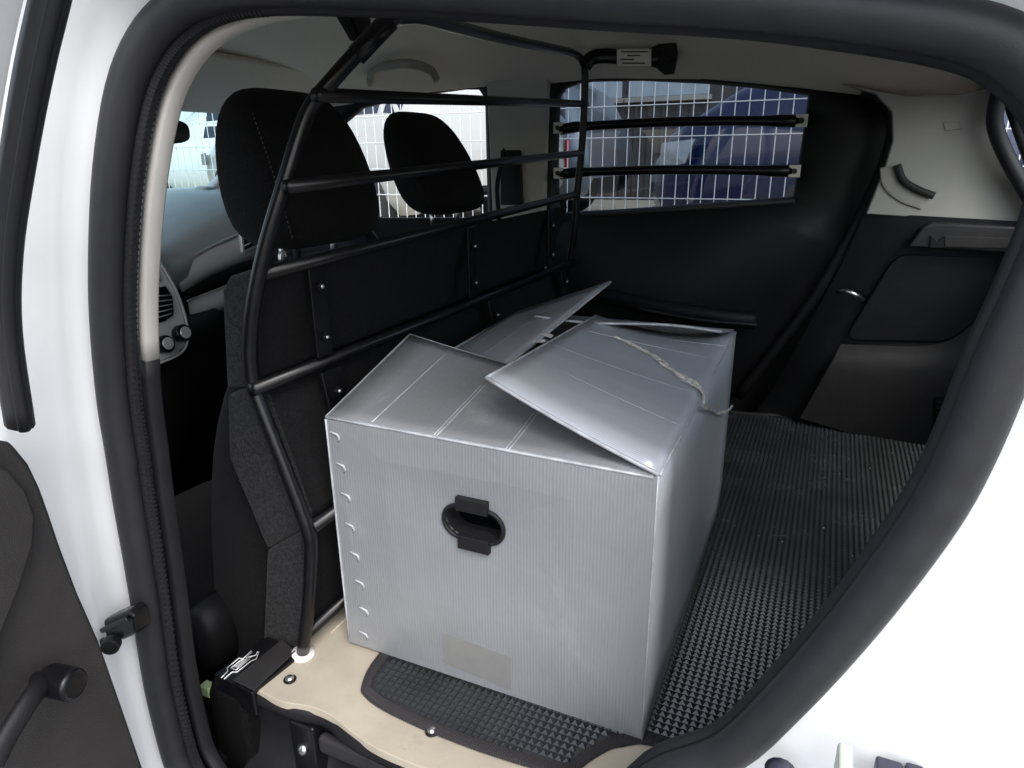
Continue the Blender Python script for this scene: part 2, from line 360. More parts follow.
# ---- near sill: black rubber-edged step below the load floor, footwell, hinge mount
sl_pts = [PZ(246, 692, -.018), PZ(275, 703, -.018), PZ(300, 712, -.018), PZ(330, 719, -.020), PZ(356, 741, -.018), PZ(395, 759, -.018), PZ(436, 776, -.018), PZ(560, 800, -.018), Vector((-.10, .53, -.018)), Vector((.06, .54, -.018))]
sill = tube('sill_edge_trim', sl_pts, .0125, 'black_trim', car, n=10, spline=5, flat=.8)
mesh('sill_wall', [p + Vector((0, dy, dz)) for p in catmull(sl_pts, 4) for dy, dz in ((.004, -.004), (.012, -.06), (.0, -.10), (-.045, -.115), (-.05, -.2))],
     grid_faces(len(catmull(sl_pts, 4)), 5), 'black_trim', car, smooth=True)
box('seat_hinge_mount', (-.560, .508, -.16), (-.520, .535, -.03), 'black_gloss', car, .004)
dome('hinge_bolt', (-.541, .507, -.070), (0, -1, .3), .008, .005, 'steel', car)
box('hinge_bar', (-.520, .512, -.072), (-.36, .528, -.045), 'dark_trim', car, .006)
mesh('footwell_carpet', [(-1.9, .42, -.26), (-.55, .42, -.26), (-.55, 1.84, -.26), (-1.9, 1.84, -.26)], [(0, 1, 2, 3)], 'carpet', car)
box('cross_member', (-.70, .50, -.26), (-.63, 1.8, -.02), 'carpet', car, .01)
mesh('underbody', [(-1.9, .36, -.30), (.66, .36, -.30), (.66, 1.9, -.30), (-1.9, 1.9, -.30)], [(0, 1, 2, 3)], 'carpet', car)
# green connector and loose wiring beside the foot of the bulkhead
gc = PZ(208, 689, -.03)
box('wiring_connector', gc - Vector((.009, .007, .008)), gc + Vector((.009, .007, .008)), 'green', car, .002)
tube('wiring_loom', [PZ(214, 684, -.03), PZ(226, 700, -.05), PZ(250, 712, -.08), PZ(270, 728, -.1)], .005, 'black_trim', car, spline=4)
tube('wiring_loom', [PZ(196, 680, -.03), PZ(192, 710, -.06), PZ(200, 740, -.1), PZ(225, 760, -.14)], .006, 'black_trim', car, spline=4)
# ---- far rear door: frame ring with the window opening
Yf = 1.85
win_px = [(557, 96), (563, 88), (576, 83), (590, 81), (640, 80), (704, 83), (760, 88), (808, 95), (801, 145), (793, 197), (700, 204), (630, 209), (560, 213), (556, 205), (555, 150)]
win = [(PY(x, y, Yf).x, PY(x, y, Yf).z) for x, y in win_px]
dr_px = [(545, 100), (548, 84), (560, 76), (600, 71), (704, 76), (800, 87), (850, 92), (876, 100), (888, 116), (889, 135), (880, 165), (862, 205), (838, 250), (808, 300), (770, 350), (735, 395), (700, 430)]
dr = [(PY(x, y, Yf).x, PY(x, y, Yf).z) for x, y in dr_px] + [(-.40, -.05), (-.735, -.05)]
wc = (-.40, .66)
li, lo = ring(win, dr, wc, 72)
def fy(x, z): return Yf + .01
rows = [[Vector((x, Yf + .030, z)) for x, z in li], [Vector((x, Yf + .004, z)) for x, z in li], [Vector((wc[0] + (x - wc[0]) * 1.02, Yf - .004, wc[1] + (z - wc[1]) * 1.03)) for x, z in li],
        [Vector((x, Yf - (.012 if z > .5 else .03), z)) for x, z in [((a[0] * .5 + b[0] * .5), (a[1] * .5 + b[1] * .5)) for a, b in zip(li, lo)]],
        [Vector((x, Yf - .004, z)) for x, z in lo], [Vector((x, Yf + .06, z)) for x, z in lo]]
fdoor = loft('far_rear_door', rows, 'black_trim', car, closed=True)
mesh('window_pane', [Vector((x, Yf + .026, z)) for x, z in li], [tuple(range(len(li)))], 'glass_dark', fdoor)
tube('door_edge_seal', [PY(x, y, 1.825) for x, y in [(862, 92), (878, 97), (891, 114), (892, 136), (883, 167), (865, 207), (841, 252), (811, 302), (773, 352), (738, 397)]], .013, 'black_trim', fdoor, spline=4)
tube('armrest', [PY(590, 292, 1.80), PY(650, 306, 1.765), PY(710, 316, 1.765), PY(756, 322, 1.79)], .022, 'black_trim', fdoor, spline=5, flat=.7)
tube('armrest_edge', [PY(640, 309, 1.748), PY(700, 320, 1.745), PY(757, 325, 1.765)], .0035, 'dark_trim', fdoor, spline=5)
tube('beltline_trim', [PY(582, 216, 1.842), PY(650, 211, 1.842), PY(795, 201, 1.842)], .006, 'dark_trim', fdoor)
# ---- far B pillar, front door, A pillar
bp = [PY(486, 80, 1.82), PY(520, 72, 1.82), PY(548, 72, 1.82), PY(545, 215, 1.83), PY(545, 330, 1.83), PY(480, 330, 1.83), PY(492, 215, 1.83)]
pill = prism('far_centre_pillar', bp, (0, .04, 0), 'trim_grey', car, .006)
prism('belt_slot_cover', [PY(500, 150, 1.812), PY(520, 150, 1.812), PY(523, 205, 1.812), PY(500, 205, 1.812)], (0, .012, 0), 'black_trim', pill, .004)
tube('seat_belt', [PY(505, 150, 1.80), PY(500, 170, 1.77), PY(497, 190, 1.76), PY(500, 225, 1.76)], .012, 'black_trim', pill, flat=.15, spline=3)
fw = [(-1.66, .50), (-1.50, .72), (-1.36, .800), (-1.2, .825), (-1.0, .838), (-.945, .835), (-.925, .81), (-.925, .482), (-1.3, .472)]
fd = [(-1.95, .46), (-1.55, .79), (-1.40, .835), (-1.0, .862), (-.90, .862), (-.90, -.05), (-1.95, -.05)]
li, lo = ring(fw, fd, (-1.2, .64), 60)
rows = [[Vector((x, Yf + .03, z)) for x, z in li], [Vector((x, Yf + .0, z)) for x, z in li], [Vector((x, Yf - .012, z)) for x, z in lo], [Vector((x, Yf + .05, z)) for x, z in lo]]
ffd = loft('far_front_door', rows, 'black_trim', car, closed=True)
mesh('window_pane', [Vector((x, Yf + .026, z)) for x, z in li], [tuple(range(len(li)))], 'glass', ffd)
tube('windscreen_pillar', [(-1.40, 1.79, .845), (-1.55, 1.765, .77), (-1.78, 1.75, .60), (-1.98, 1.74, .47)], .032, 'trim_grey', car, spline=4)
tube('windscreen_pillar', [(-1.40, .50, .84), (-1.55, .50, .77), (-1.78, .50, .60), (-1.98, .50, .47)], .032, 'trim_grey', car, spline=4)
mesh('windscreen', [(-1.46, .5, .87), (-1.46, 1.79, .87), (-2.05, 1.79, .44), (-2.05, .5, .44)], [(0, 1, 2, 3)], 'glass_teal', car)
tube('windscreen_header', [(-1.46, .5, .865), (-1.47, 1.1, .88), (-1.46, 1.8, .865)], .022, 'headliner', car, spline=4)
# mirror
mr = PX(149, 131, -1.55)
loft('rear_view_mirror', [[mr + Vector((dx, .11 * c * s, .03 * sn * s)) for c, sn in [(math.copysign(abs(math.cos(a)) ** .5, math.cos(a)), math.copysign(abs(math.sin(a)) ** .6, math.sin(a))) for a in [2 * math.pi * k / 24 for k in range(24)]]] for dx, s in ((0, .9), (.012, 1), (.02, .95))], 'black_trim', car, closed=True, cap=True)
# bonnet in front of the windscreen
rows = [[Vector((x, y, z - .06 * ((y - 1.13) / .7) ** 2)) for y in [.45 + k * .17 for k in range(9)]] for x, z in ((-2.03, .43), (-2.2, .41), (-2.5, .34), (-2.7, .22), (-2.75, .0))]
loft('bonnet', rows, 'white_paint', car, solid=.004)
# ---- dashboard
prof = [(-2.02, .46), (-1.85, .50), (-1.65, .505), (-1.50, .495), (-1.40, .475), (-1.36, .455), (-1.345, .43), (-1.35, .40), (-1.38, .37), (-1.39, .34), (-1.36, .325), (-1.33, .30), (-1.335, .24), (-1.38, .12), (-1.45, -.05), (-1.6, -.26)]
def dshift(y): return .05 * math.exp(-((y - 1.02) / .12) ** 2) - .02 * abs(y - 1.13)
def drise(y, z): return .075 * max(0, min(1, (y - 1.08) / .30)) * max(0, min(1, (z + .2) / .5))
rows = []
for i in range(36):
    y = .50 + i * (1.31 / 35)
    rows.append([Vector((x + (dshift(y) if k > 3 else 0), y, z + drise(y, z))) for k, (x, z) in enumerate(prof)])
dash = loft('dashboard', [r[:9] for r in rows], 'dash', car)
loft('dash_lower_panel', [r[8:] for r in rows], 'black_trim', dash)
def on_dash(px, py, x=-1.33): return PX(px, py, x)
tube('dash_piping', [on_dash(178, 271), on_dash(186, 262), on_dash(200, 252), on_dash(222, 241), on_dash(238, 234), on_dash(262, 222)], .0022, 'satin', dash, spline=4)
loft('dash_band', [[on_dash(x, y, -1.325) for x, y in ((177, 273), (190, 262), (210, 250), (240, 237), (270, 222))], [on_dash(x, y, -1.320) for x, y in ((179, 284), (192, 276), (212, 266), (240, 255), (270, 246))],
                   [on_dash(x, y, -1.325) for x, y in ((182, 292), (194, 285), (212, 275), (240, 263), (270, 254))]], 'dash_light', dash, solid=.004)
loft('dash_tray', [[on_dash(x, y, -1.323) for x, y in ((184, 293), (196, 284), (212, 275), (240, 263), (270, 254))], [on_dash(x, y, -1.35) for x, y in ((188, 302), (200, 297), (215, 291), (240, 280), (270, 270))]], 'black_trim', dash, solid=.003)
loft('dash_lower', [[on_dash(x, y, -1.325) for x, y in ((188, 301), (205, 294), (228, 285), (250, 276), (275, 266))], [on_dash(x, y, -1.315) for x, y in ((190, 313), (207, 307), (230, 299), (252, 292), (275, 286))],
                    [on_dash(x, y, -1.33) for x, y in ((192, 325), (209, 318), (232, 308), (254, 300), (275, 295))]], 'dash_light', dash, solid=.004)
tube('dash_piping', [on_dash(187, 301, -1.32), on_dash(205, 294, -1.32), on_dash(228, 285, -1.32), on_dash(252, 275, -1.32)], .002, 'satin', dash, spline=4)
# driver-side vent
vp = [on_dash(241, 235, -1.31), on_dash(262, 226, -1.31), on_dash(262, 246, -1.31), on_dash(243, 253, -1.31)]
vent = prism('air_vent', vp, (-.01, 0, 0), 'satin', dash, .002)
prism('vent_opening', [on_dash(244, 238, -1.308), on_dash(260, 230, -1.308), on_dash(260, 243, -1.308), on_dash(245, 250, -1.308)], (-.004, 0, 0), 'black_trim', vent, 0)
tube('vent_slat', [on_dash(244, 246, -1.305), on_dash(260, 238, -1.305)], .0015, 'satin', vent)
# centre stack: silver rimmed console with vent and knobs
XS = -1.27
cs = [(140, 240), (156, 257), (166, 272), (176, 290), (184, 312), (188, 332), (186, 346), (178, 355), (160, 363), (140, 368)]
stack = prism('centre_console', [PX(x, y, XS) for x, y in cs], (-.09, 0, 0), 'dash_light', dash, .006)
tube('console_rim', [PX(x, y, XS + .004) for x, y in cs], .0028, 'satin', stack, spline=4)
prism('console_vent', [PX(x, y, XS + .004) for x, y in ((140, 292), (166, 286), (173, 297), (174, 315), (166, 321), (140, 329))], (-.004, 0, 0), 'black_gloss', stack, .003)
for k in range(5):
    tube('vent_slat', [PX(142, 299 + k * 6.2, XS + .008), PX(158, 296 + k * 5.4, XS + .010), PX(172, 295 + k * 4.6, XS + .008)], .0013, 'satin', stack)
prism('display', [PX(x, y, XS + .004) for x, y in ((140, 250), (154, 262), (160, 275), (161, 281), (140, 287))], (-.003, 0, 0), 'car_glass', stack, .002)
for (x, y) in ((178.5, 334), (161, 345)):
    c = PX(x, y, XS); kn = disc('climate_knob', c, (1, 0, .25), .019, .022, 'black_gloss', stack, 24, .003)
    disc('knob_cap', c + Vector((.022, 0, .0055)), (1, 0, .25), .013, .003, 'satin', kn, 24, .001)
# speaker pod on the far corner of the dash
wedge = prism('pillar_base_trim', [PX(x, y, -1.62) for x, y in ((188, 216), (200, 203), (214, 184), (232, 166), (260, 150), (260, 222))], (-.05, .02, 0), 'dash_light', dash, .01)
loft('tweeter', [[PX(211, 197, -1.60) + Vector((dx, .035 * s * math.cos(a), .028 * s * math.sin(a))) for a in [2 * math.pi * k / 20 for k in range(20)]] for dx, s in ((-.03, 1.1), (.0, 1.0), (.004, .8), (.002, .7))], 'dash', wedge, closed=True, cap=True)
# steering wheel on the far side
sw = thing('steering_wheel', (-1.22, 1.50, .20), 'black steering wheel behind the far front seat', 'steering wheel')
for k in (0,):
    c = Vector((-1.17, 1.50, .36)); nrm = Vector((.9, 0, .43)).normalized(); u = Vector((0, 1, 0)); v = nrm.cross(u)
    tube('wheel_rim', [c + u * (.18 * math.cos(a)) + v * (.18 * math.sin(a)) for a in [2 * math.pi * j / 32 for j in range(32)]], .014, 'black_trim', sw, closed=True)
    disc('wheel_hub', c - nrm * .03, nrm, .06, .03, 'black_trim', sw)
    for a in (0, math.pi, -math.pi / 2): tube('wheel_spoke', [c + (u * math.cos(a) + v * math.sin(a)) * .04 - nrm * .015, c + (u * math.cos(a) + v * math.sin(a)) * .18], .012, 'black_trim', sw)
    tube('steering_column', [c - nrm * .03, c - nrm * .16], .03, 'black_trim', sw)
# ---- far load-space side: rear pillar trim, shelf ledge, side trim, wheel arch
YC = 1.775
cp = [(845, 86), (880, 96), (905, 101), (985, 99), (1003, 92), (1000, 104), (994, 118), (996, 136), (1010, 168), (1028, 196), (1060, 235), (1060, 226), (868, 214), (884, 170), (893, 140), (892, 112)]
rpt = prism('rear_pillar_trim', [PY(x, y, YC) for x, y in [(842, 84), (905, 96), (960, 94), (1006, 84), (995, 104), (991, 122), (995, 140), (1010, 172), (1030, 204), (1046, 226), (866, 214), (884, 170), (893, 140), (892, 112), (876, 94)]], (0, .03, 0), 'trim_grey', car, .004)
# belt guide slot: curved recess in a shallow dish
tube('belt_guide_dish', [PY(890, 166, 1.772), PY(892, 182, 1.772), PY(906, 194, 1.772), PY(926, 201, 1.772)],   .020, 'trim_grey', rpt, spline=5, flat=.12, up=(0, 0, 1))
tube('belt_guide_slot', [PY(897, 165, 1.764), PY(903, 180, 1.763), PY(916, 189, 1.763), PY(934, 196, 1.764)], .008, 'dark_trim', rpt, spline=5, flat=.7, up=(0, 0, 1))
prism('screw_cover', [PY(x, y, 1.772) for x, y in ((943, 122), (960, 122), (962, 129), (945, 131))], (0, .01, 0), 'trim_grey', rpt, .002)
side = loft('load_side_trim', [[PY(x, y, Y) for x, y, Y in row] for row in (
    [(864, 212, 1.80), (890, 214, 1.78), (925, 216, 1.77), (1000, 220, 1.765), (1060, 224, 1.765)],
    [(850, 250, 1.80), (893, 253, 1.775), (930, 253, 1.765), (1000, 255, 1.765), (1060, 257, 1.765)],
    [(822, 300, 1.82), (866, 300, 1.79), (920, 300, 1.785), (985, 302, 1.79), (1060, 305, 1.76)],
    [(800, 342, 1.83), (842, 343, 1.79), (900, 346, 1.785), (950, 345, 1.79), (1060, 345, 1.74)],
    [(790, 358, 1.83), (834, 358, 1.765), (890, 364, 1.755), (955, 362, 1.755), (1060, 360, 1.73)],
    [(780, 376, 1.83), (826, 376, 1.755), (890, 382, 1.745), (952, 381, 1.745), (1060, 380, 1.73)],
    [(770, 394, 1.83), (815, 395, 1.76), (880, 402, 1.75), (948, 405, 1.745), (1060, 405, 1.73)],
    [(745, 425, 1.83), (795, 425, 1.77), (870, 445, 1.755), (942, 455, 1.75), (1060, 460, 1.74)])], 'black_trim', car, sub=1)
prism('trim_panel', [PY(q.x, q.y, 1.768) for q in round_poly([(896, 254, 0), (1000, 257, 0), (993, 306, 0), (950, 343, 0), (843, 341, 0)], 16)], (0, .03, 0), 'black_trim', side, .005)
arch_rows = [[(841, 344, 1.766), (880, 346, 1.764), (920, 347, 1.764), (948, 344, 1.764), (972, 326, 1.764), (992, 306, 1.764), (1002, 270, 1.764), (1040, 262, 1.764)],
             [(837, 352, 1.748), (878, 354, 1.744), (920, 356, 1.744), (952, 354, 1.744), (982, 338, 1.744), (1002, 314, 1.744), (1012, 275, 1.744), (1042, 270, 1.744)],
             [(832, 362, 1.738), (876, 366, 1.732), (920, 369, 1.732), (956, 367, 1.732), (992, 352, 1.732), (1012, 326, 1.732), (1022, 282, 1.732), (1044, 278, 1.732)],
             [(825, 374, 1.735), (874, 380, 1.729), (920, 384, 1.728), (958, 384, 1.728), (1000, 376, 1.728), (1022, 350, 1.728), (1032, 310, 1.728), (1050, 300, 1.728)],
             [(800, 418, 1.742), (866, 438, 1.732), (915, 450, 1.730), (950, 458, 1.730), (1000, 468, 1.730), (1040, 470, 1.73), (1060, 470, 1.73), (1080, 470, 1.73)]]
loft('wheel_arch_trim', [[PY(*p) for p in r] for r in arch_rows], 'dark_trim', side, sub=1)
sh = prism('shelf_ledge', [PY(x, y, 1.735) for x, y in ((908, 247), (922, 228), (934, 223), (1060, 229), (1060, 256))], (0, .04, 0), 'dark_trim', side, .005)
prism('shelf_groove', [PY(x, y, 1.732) for x, y in ((945, 236), (1060, 240), (1060, 250), (945, 247))], (0, .004, 0), 'door_trim', sh, .001)
prism('shelf_pivot_slot', [PY(x, y, 1.730) for x, y in ((931, 235), (938, 241), (945, 236), (944, 248), (930, 248))], (0, .004, 0), 'black_trim', sh, .001)
prism('grille_back', [PY(x, y, 1.7275) for x, y in ((933, 397), (969, 398), (966, 446), (931, 443))], (0, .004, 0), 'seat', side, 0)
for k in range(7):
    y0 = 401 + k * 5.6
    prism('grille_slot', [PY(937 + k * -.2, y0, 1.722), PY(965 - k * .6, y0 + .8, 1.722), PY(965 - k * .6, y0 + 3.4, 1.722), PY(937 + k * -.2, y0 + 2.6, 1.722)], (0, .008, 0), 'seal', side, .0008)
tube('latch_striker', [PY(838, 292, 1.765), PY(846, 291, 1.745), PY(857, 296, 1.745), PY(862, 300, 1.765)], .006, 'steel', side, spline=4)
for nm_, pl_ in (('far_side_panel', [(-1.95, -.28), (.62, -.28), (.62, .50), (-.72, .49), (-.73, .43), (-1.95, .43)]), ('far_quarter_panel', [(-.05, .50), (.37, .50), (.24, .84), (-.05, .86)])):
    prism(nm_, [Vector((x, 1.915, z)) for x, z in pl_], (0, .01, 0), 'black_trim', car, 0)
# ---- tailgate with its window
def hx(z): return .270 + (.77 - z) * .52
hw = [(.70, .55), (.66, .70), (.74, .745), (1.13, .76), (1.60, .765), (1.72, .75), (1.745, .70), (1.72, .53), (1.13, .50)]
ho = [(.42, -.28), (.42, .5), (.50, .80), (1.13, .83), (1.78, .80), (1.84, .5), (1.84, -.28)]
hw = [(PX(1003, 96, .335).y, .758)] and hw
li, lo = ring(hw, ho, (1.13, .63), 60)
rows = [[Vector((hx(z) + .012, y, z)) for y, z in li], [Vector((hx(z), y, z)) for y, z in li], [Vector((hx(z) + .01, y, z)) for y, z in lo], [Vector((hx(z) + .06, y, z)) for y, z in lo]]
tg = loft('tailgate', rows, 'black_trim', car, closed=True)
mesh('window_pane', [Vector((hx(z) + .010, y, z)) for y, z in li], [tuple(range(len(li)))], 'glass', tg)
tube('tailgate_seal', [PY(1008, 80, 1.715), PY(1000, 92, 1.72), PY(996, 108, 1.725), PY(995, 124, 1.73), PY(1001, 144, 1.735), PY(1014, 170, 1.735), PY(1034, 203, 1.735), PY(1060, 240, 1.735)], .015, 'seal', tg, spline=5)
# ---- near door, swung open on its front hinge
HG = Vector((-.618, .305, 0)); OA = math.radians(80)
du = Vector((math.cos(OA), -math.sin(OA), 0)); dv = Vector((math.sin(OA), math.cos(OA), 0))
def D(u, v, z): return HG + du * u + dv * v + Vector((0, 0, z))
rows = []
for z in (-.32, -.1, .1, .3, .40, .44):
    rows.append([D(.0, -.03, z), D(.02, -.05, z), D(.4, -.07, z), D(.76, -.05, z)])
ndoor = loft('near_rear_door', rows, 'white_paint', car, solid=.012)
lean = lambda z: .60 * max(0, z - .42)
edge = [PY(*p, .30) for p in ((170, 840), (145, 768), (122, 700), (100, 640), (78, 590), (62, 545), (50, 510), (42, 485), (30, 462), (12, 442))]
def door_uv(p): d = p - HG; return d.dot(du), d.z
euz = [(door_uv(p)[0] - .012, p.z) for p in edge]
# inner trim panel: outline in door plane, bulging towards the cabin
VP_ = door_uv(edge[0])
def hit(px, py, v):                      # point of the door's inner surface (offset v) seen at a pixel
    d = ray(px, py); o = Vector((0, 0, H)); n = dv; t = ((HG + dv * v) - o).dot(n) / d.dot(n); return o + d * t
V0 = .045
outl = [hit(x, y, V0) for x, y in ((160, 805), (145, 768), (122, 700), (101, 640), (80, 592), (63, 547), (51, 511), (42, 486), (31, 463), (14, 441))]
top = outl[-1]
outl += [top + du * .05 + Vector((0, 0, .020)), top + du * .3 + Vector((0, 0, .035)), top + du * .62 + Vector((0, 0, .04)), D(.72, V0, .2), D(.70, V0, -.22), D(.1, V0, -.25)]
panel = prism('door_panel', outl, -dv * .05, 'door_trim', ndoor, .006)
inner = [hit(x, y, V0 + .012) for x, y in ((-30, 760), (2, 640), (22, 590), (36, 545), (38, 515), (28, 488), (10, 468), (-30, 450))]
prism('panel_inset', inner, -dv * .013, 'door_trim', panel, .005)
ck = hit(52, 680, V0 + .028); ca = hit(-20, 762, V0 + .018)
tube('window_crank', [hit(38, 682, V0 + .006), hit(42, 684, V0 + .02), hit(30, 700, V0 + .028), hit(8, 735, V0 + .03), ca + dv * .012], .0085, 'black_trim', panel, spline=5, flat=.7)
disc('crank_knob', hit(47, 679, V0 + .012), dv, .0135, .030, 'black_gloss', panel, 24, .004)
# window frame of the open door: white upright with black weather strips
fr = [PY(20, 425, .31), PY(6, 330, .31), PY(6, 250, .31), PY(18, 160, .312), PY(34, 70, .315), PY(50, 0, .32), PY(66, -70, .325)]
tube('door_weatherstrip', fr, .0100, 'seal', ndoor, n=10, spline=5, flat=1.3)
tube('door_weatherstrip', [p + Vector((.016, -.006, .0)) for p in fr], .0045, 'seal_ridge', ndoor, n=10, spline=5)
wfr = catmull([p + du * .045 - dv * .012 for p in fr], 5)
rows = [[p - du * .034 + dv * .004, p - du * .03 - dv * .02, p + du * .02 - dv * .02, p + du * .025 + dv * .004, p - du * .034 + dv * .004] for p in wfr]
loft('window_frame', rows, 'white_paint', ndoor, smooth=False)
tube('window_frame', [fr[-1] + du * .045, fr[-1] + du * .15 + dv * .03 + Vector((0, 0, .03)), fr[-1] + du * .4 + dv * .03 + Vector((0, 0, .0)), D(.70, .14, .62), D(.72, .03, .44)], .02, 'white_paint', ndoor, spline=5)
# ---- door check strap on the pillar
c0 = PY(97, 636, .36); c1 = PY(132, 622, .40)
chk = thing('door_check_strap', (c0 + c1) / 2, 'black door check strap bolted to the white pillar beside the open door', 'door check')
prism('check_housing', [PY(x, y, .385) for x, y in ((93, 628), (97, 623), (126, 611), (133, 616), (136, 634), (124, 640), (112, 643), (97, 640))], (0, .02, 0), 'black_gloss', chk, .003)
disc('check_roller', PY(113, 641, .372), (0.6, -.8, 0), .0095, .012, 'black_trim', chk, 18, .002)
prism('check_arm', [PY(x, y, .377) for x, y in ((86, 650), (96, 640), (112, 640), (112, 646), (98, 648), (88, 656))], (0, .006, 0), 'black_trim', chk, .0015)
prism('check_highlight_plate', [PY(x, y, .379) for x, y in ((98, 630), (124, 618), (127, 622), (102, 634))], (0, .005, 0), 'black_gloss', chk, .0015)
# ---- striker and plugs on the white quarter below the aperture
b0 = PY(843, 770, .40)
plug = thing('striker_plug', b0, 'translucent white plastic clip on the painted door jamb', 'clip')
box('clip_body', b0 - Vector((.004, .012, .016)), b0 + Vector((.005, .016, .008)), 'clip', plug, .002)
b1 = PY(897, 784, .40)
st = thing('door_striker', b1, 'dark violet door striker block on the painted jamb', 'striker')
box('striker_block', b1 - Vector((.012, .012, .012)), b1 + Vector((.004, .016, .004)), 'purple_plastic', st, .002)
box('striker_block', b1 + Vector((.005, -.012, -.012)), b1 + Vector((.016, .016, .006)), 'purple_plastic', st, .002)
b2 = PY(779, 784, .41)
g = thing('rubber_bump_stop', b2, 'round dark rubber bump stop at the edge of the painted jamb', 'bump stop')
dome('bump_stop_head', b2 + Vector((0, .012, 0)), (0, -1, .1), .011, .016, 'purple_plastic', g)

# ================================================================== LOAD FLOOR, MAT
fl_edge = [PZ(256, 689, 0), PZ(281, 701, 0), PZ(296, 704, 0), PZ(312, 707, 0), PZ(332, 716, 0), PZ(352, 732, 0), PZ(380, 750, 0), PZ(430, 770, 0), PZ(520, 800, 0), Vector((-.08, .52, 0)), Vector((.08, .53, 0))]
fe = catmull(fl_edge, 4)
top_l = PZ(290, 646, 0)
poly = fe + [Vector((.10, .60, 0)), Vector((.46, .75, 0)), Vector((.50, 1.74, 0)), Vector((-.62, 1.80, 0)), Vector((-.612, .62, 0)), PZ(303, 662, 0), PZ(287, 661, 0)]
flo = prism('load_floor', poly, (0, 0, -.012), 'floor_board', None, .0012)
tag(flo, 'beige hardboard load floor under the black rubber mat', 'floor board')
fold = tube('floor_crease', [PZ(331, 633, .0005), PZ(352, 612, .0005), PZ(372, 590, .0005)], .0012, 'floor_board', flo)
def screw(px, py, cat_label):
    c = PZ(px, py, .0005)
    s = thing('floor_screw', c, cat_label, 'screw', 'screws in the load floor')
    disc('washer', c, (0, 0, 1), .0085, .0022, 'black_trim', s, 20, .0006); dome('screw_head', c + Vector((0, 0, .002)), (0, 0, 1), .0062, .005, 'steel', s)
screw(290, 680, 'round headed screw in the beige floor beside the foot of the bulkhead')
screw(432, 732, 'round headed screw in the beige floor at the edge of the rubber mat')
# mat
MZ = .0015
mo = [PZ(376, 659, MZ), PZ(362, 686, MZ), PZ(365, 697, MZ), PZ(384, 711, MZ), PZ(426, 731, MZ), PZ(480, 752, MZ), PZ(545, 772, MZ), PZ(572, 774, MZ), PZ(592, 760, MZ), PZ(612, 749, MZ), PZ(640, 744, MZ), PZ(680, 752, MZ), PZ(720, 765, MZ),
      Vector((-.03, .60, MZ)), Vector((.06, .62, MZ)), Vector((.16, .70, MZ)), Vector((.42, .80, MZ)), Vector((.44, 1.72, MZ)), PZ(942, 447, MZ), PZ(880, 434, MZ), PZ(850, 428, MZ), PZ(820, 420, MZ), PZ(780, 415, MZ), PZ(735, 412, MZ), Vector((-.40, 1.79, MZ)), Vector((-.50, 1.77, MZ)), Vector((-.505, 1.3, MZ)), Vector((-.50, .75, MZ))]
rmat = thing('rubber_mat', (0, 1.1, 0), 'black studded rubber load mat with ribbed binding under the silver box', 'mat')
mesh('mat_base', mo, [tuple(range(len(mo)))], 'rubber', rmat)
moc = catmull(mo, 5, True)
cx_ = Vector((-.1, 1.15, MZ))
def inside(x, y, poly):
    c = False; n = len(poly)
    for i in range(n):
        a, b = poly[i], poly[i - 1]
        if (a.y > y) != (b.y > y) and x < (b.x - a.x) * (y - a.y) / (b.y - a.y) + a.x: c = not c
    return c
NM = len(moc); bin_rows = []
mn = []
for i in range(NM):
    t = (moc[(i + 1) % NM] - moc[i - 1]).normalized(); n = Vector((-t.y, t.x, 0)); 
    if not inside(moc[i].x + n.x * .004, moc[i].y + n.y * .004, moc): n = -n
    mn.append(n)
BW = .0135
rows = [[p + Vector((0, 0, .0005)), p + n * .002 + Vector((0, 0, .0045)), p + n * (BW - .002) + Vector((0, 0, .0045)), p + n * BW + Vector((0, 0, .001))] for p, n in zip(moc, mn)]
bind = mesh('mat_binding', [q for r in rows for q in r], grid_faces(NM, 4, False, True), 'binding', rmat, smooth=False)
# cords of the binding, only where it can be seen
cv, cf = [], []
acc = 0
for i in range(NM):
    p, q = moc[i], moc[(i + 1) % NM]; L = (q - p).length; s = acc
    while s < L:
        c = p + (q - p) * (s / L); n = mn[i]; t = (q - p).normalized()
        if c.y < .80 and c.x < .0:
            sl_ = t * .004; b = len(cv); wd = t * .0011
            for k, (a, h) in enumerate(((-.0008, .001), (.001, .0052), (BW * .5, .0062), (BW - .001, .0052), (BW + .001, .001))):
                ctr = c + n * a + sl_ * (a / BW) + Vector((0, 0, h)); cv += [ctr - wd - Vector((0, 0, .0012)), ctr, ctr + wd - Vector((0, 0, .0012))]
            for k in range(4):
                for j in range(2): cf.append((b + k * 3 + j, b + k * 3 + j + 1, b + k * 3 + 3 + j + 1, b + k * 3 + 3 + j))
        s += .0033
    acc = s - L
o = mesh('binding_cord', cv, cf, 'binding', bind); o['kind'] = 'stuff'
# studs: little square pyramids in rows
pv, pf = [], []
PIT = .0094; e = .0043; hh = .0042
shrunk = [p + n * (BW + .004) for p, n in zip(moc, mn)]
y = .53
while y < 1.80:
    x = -.50
    while x < .44:
        if inside(x, y, shrunk) and not (-.535 < x < -.145 and .65 < y < 1.19):
            b = len(pv); z = MZ + .0004; q = .0005
            pv += [(x - e, y - e, z), (x + e, y - e, z), (x + e, y + e, z), (x - e, y + e, z), (x - q, y - q, z + hh), (x + q, y - q, z + hh), (x + q, y + q, z + hh), (x - q, y + q, z + hh)]
            pf += [(b, b + 1, b + 5, b + 4), (b + 1, b + 2, b + 6, b + 5), (b + 2, b + 3, b + 7, b + 6), (b + 3, b, b + 4, b + 7), (b + 4, b + 5, b + 6, b + 7)]
        x += PIT
    y += PIT
o = mesh('mat_studs', pv, pf, 'rubber', rmat); o['kind'] = 'stuff'
gv, gf = [], []
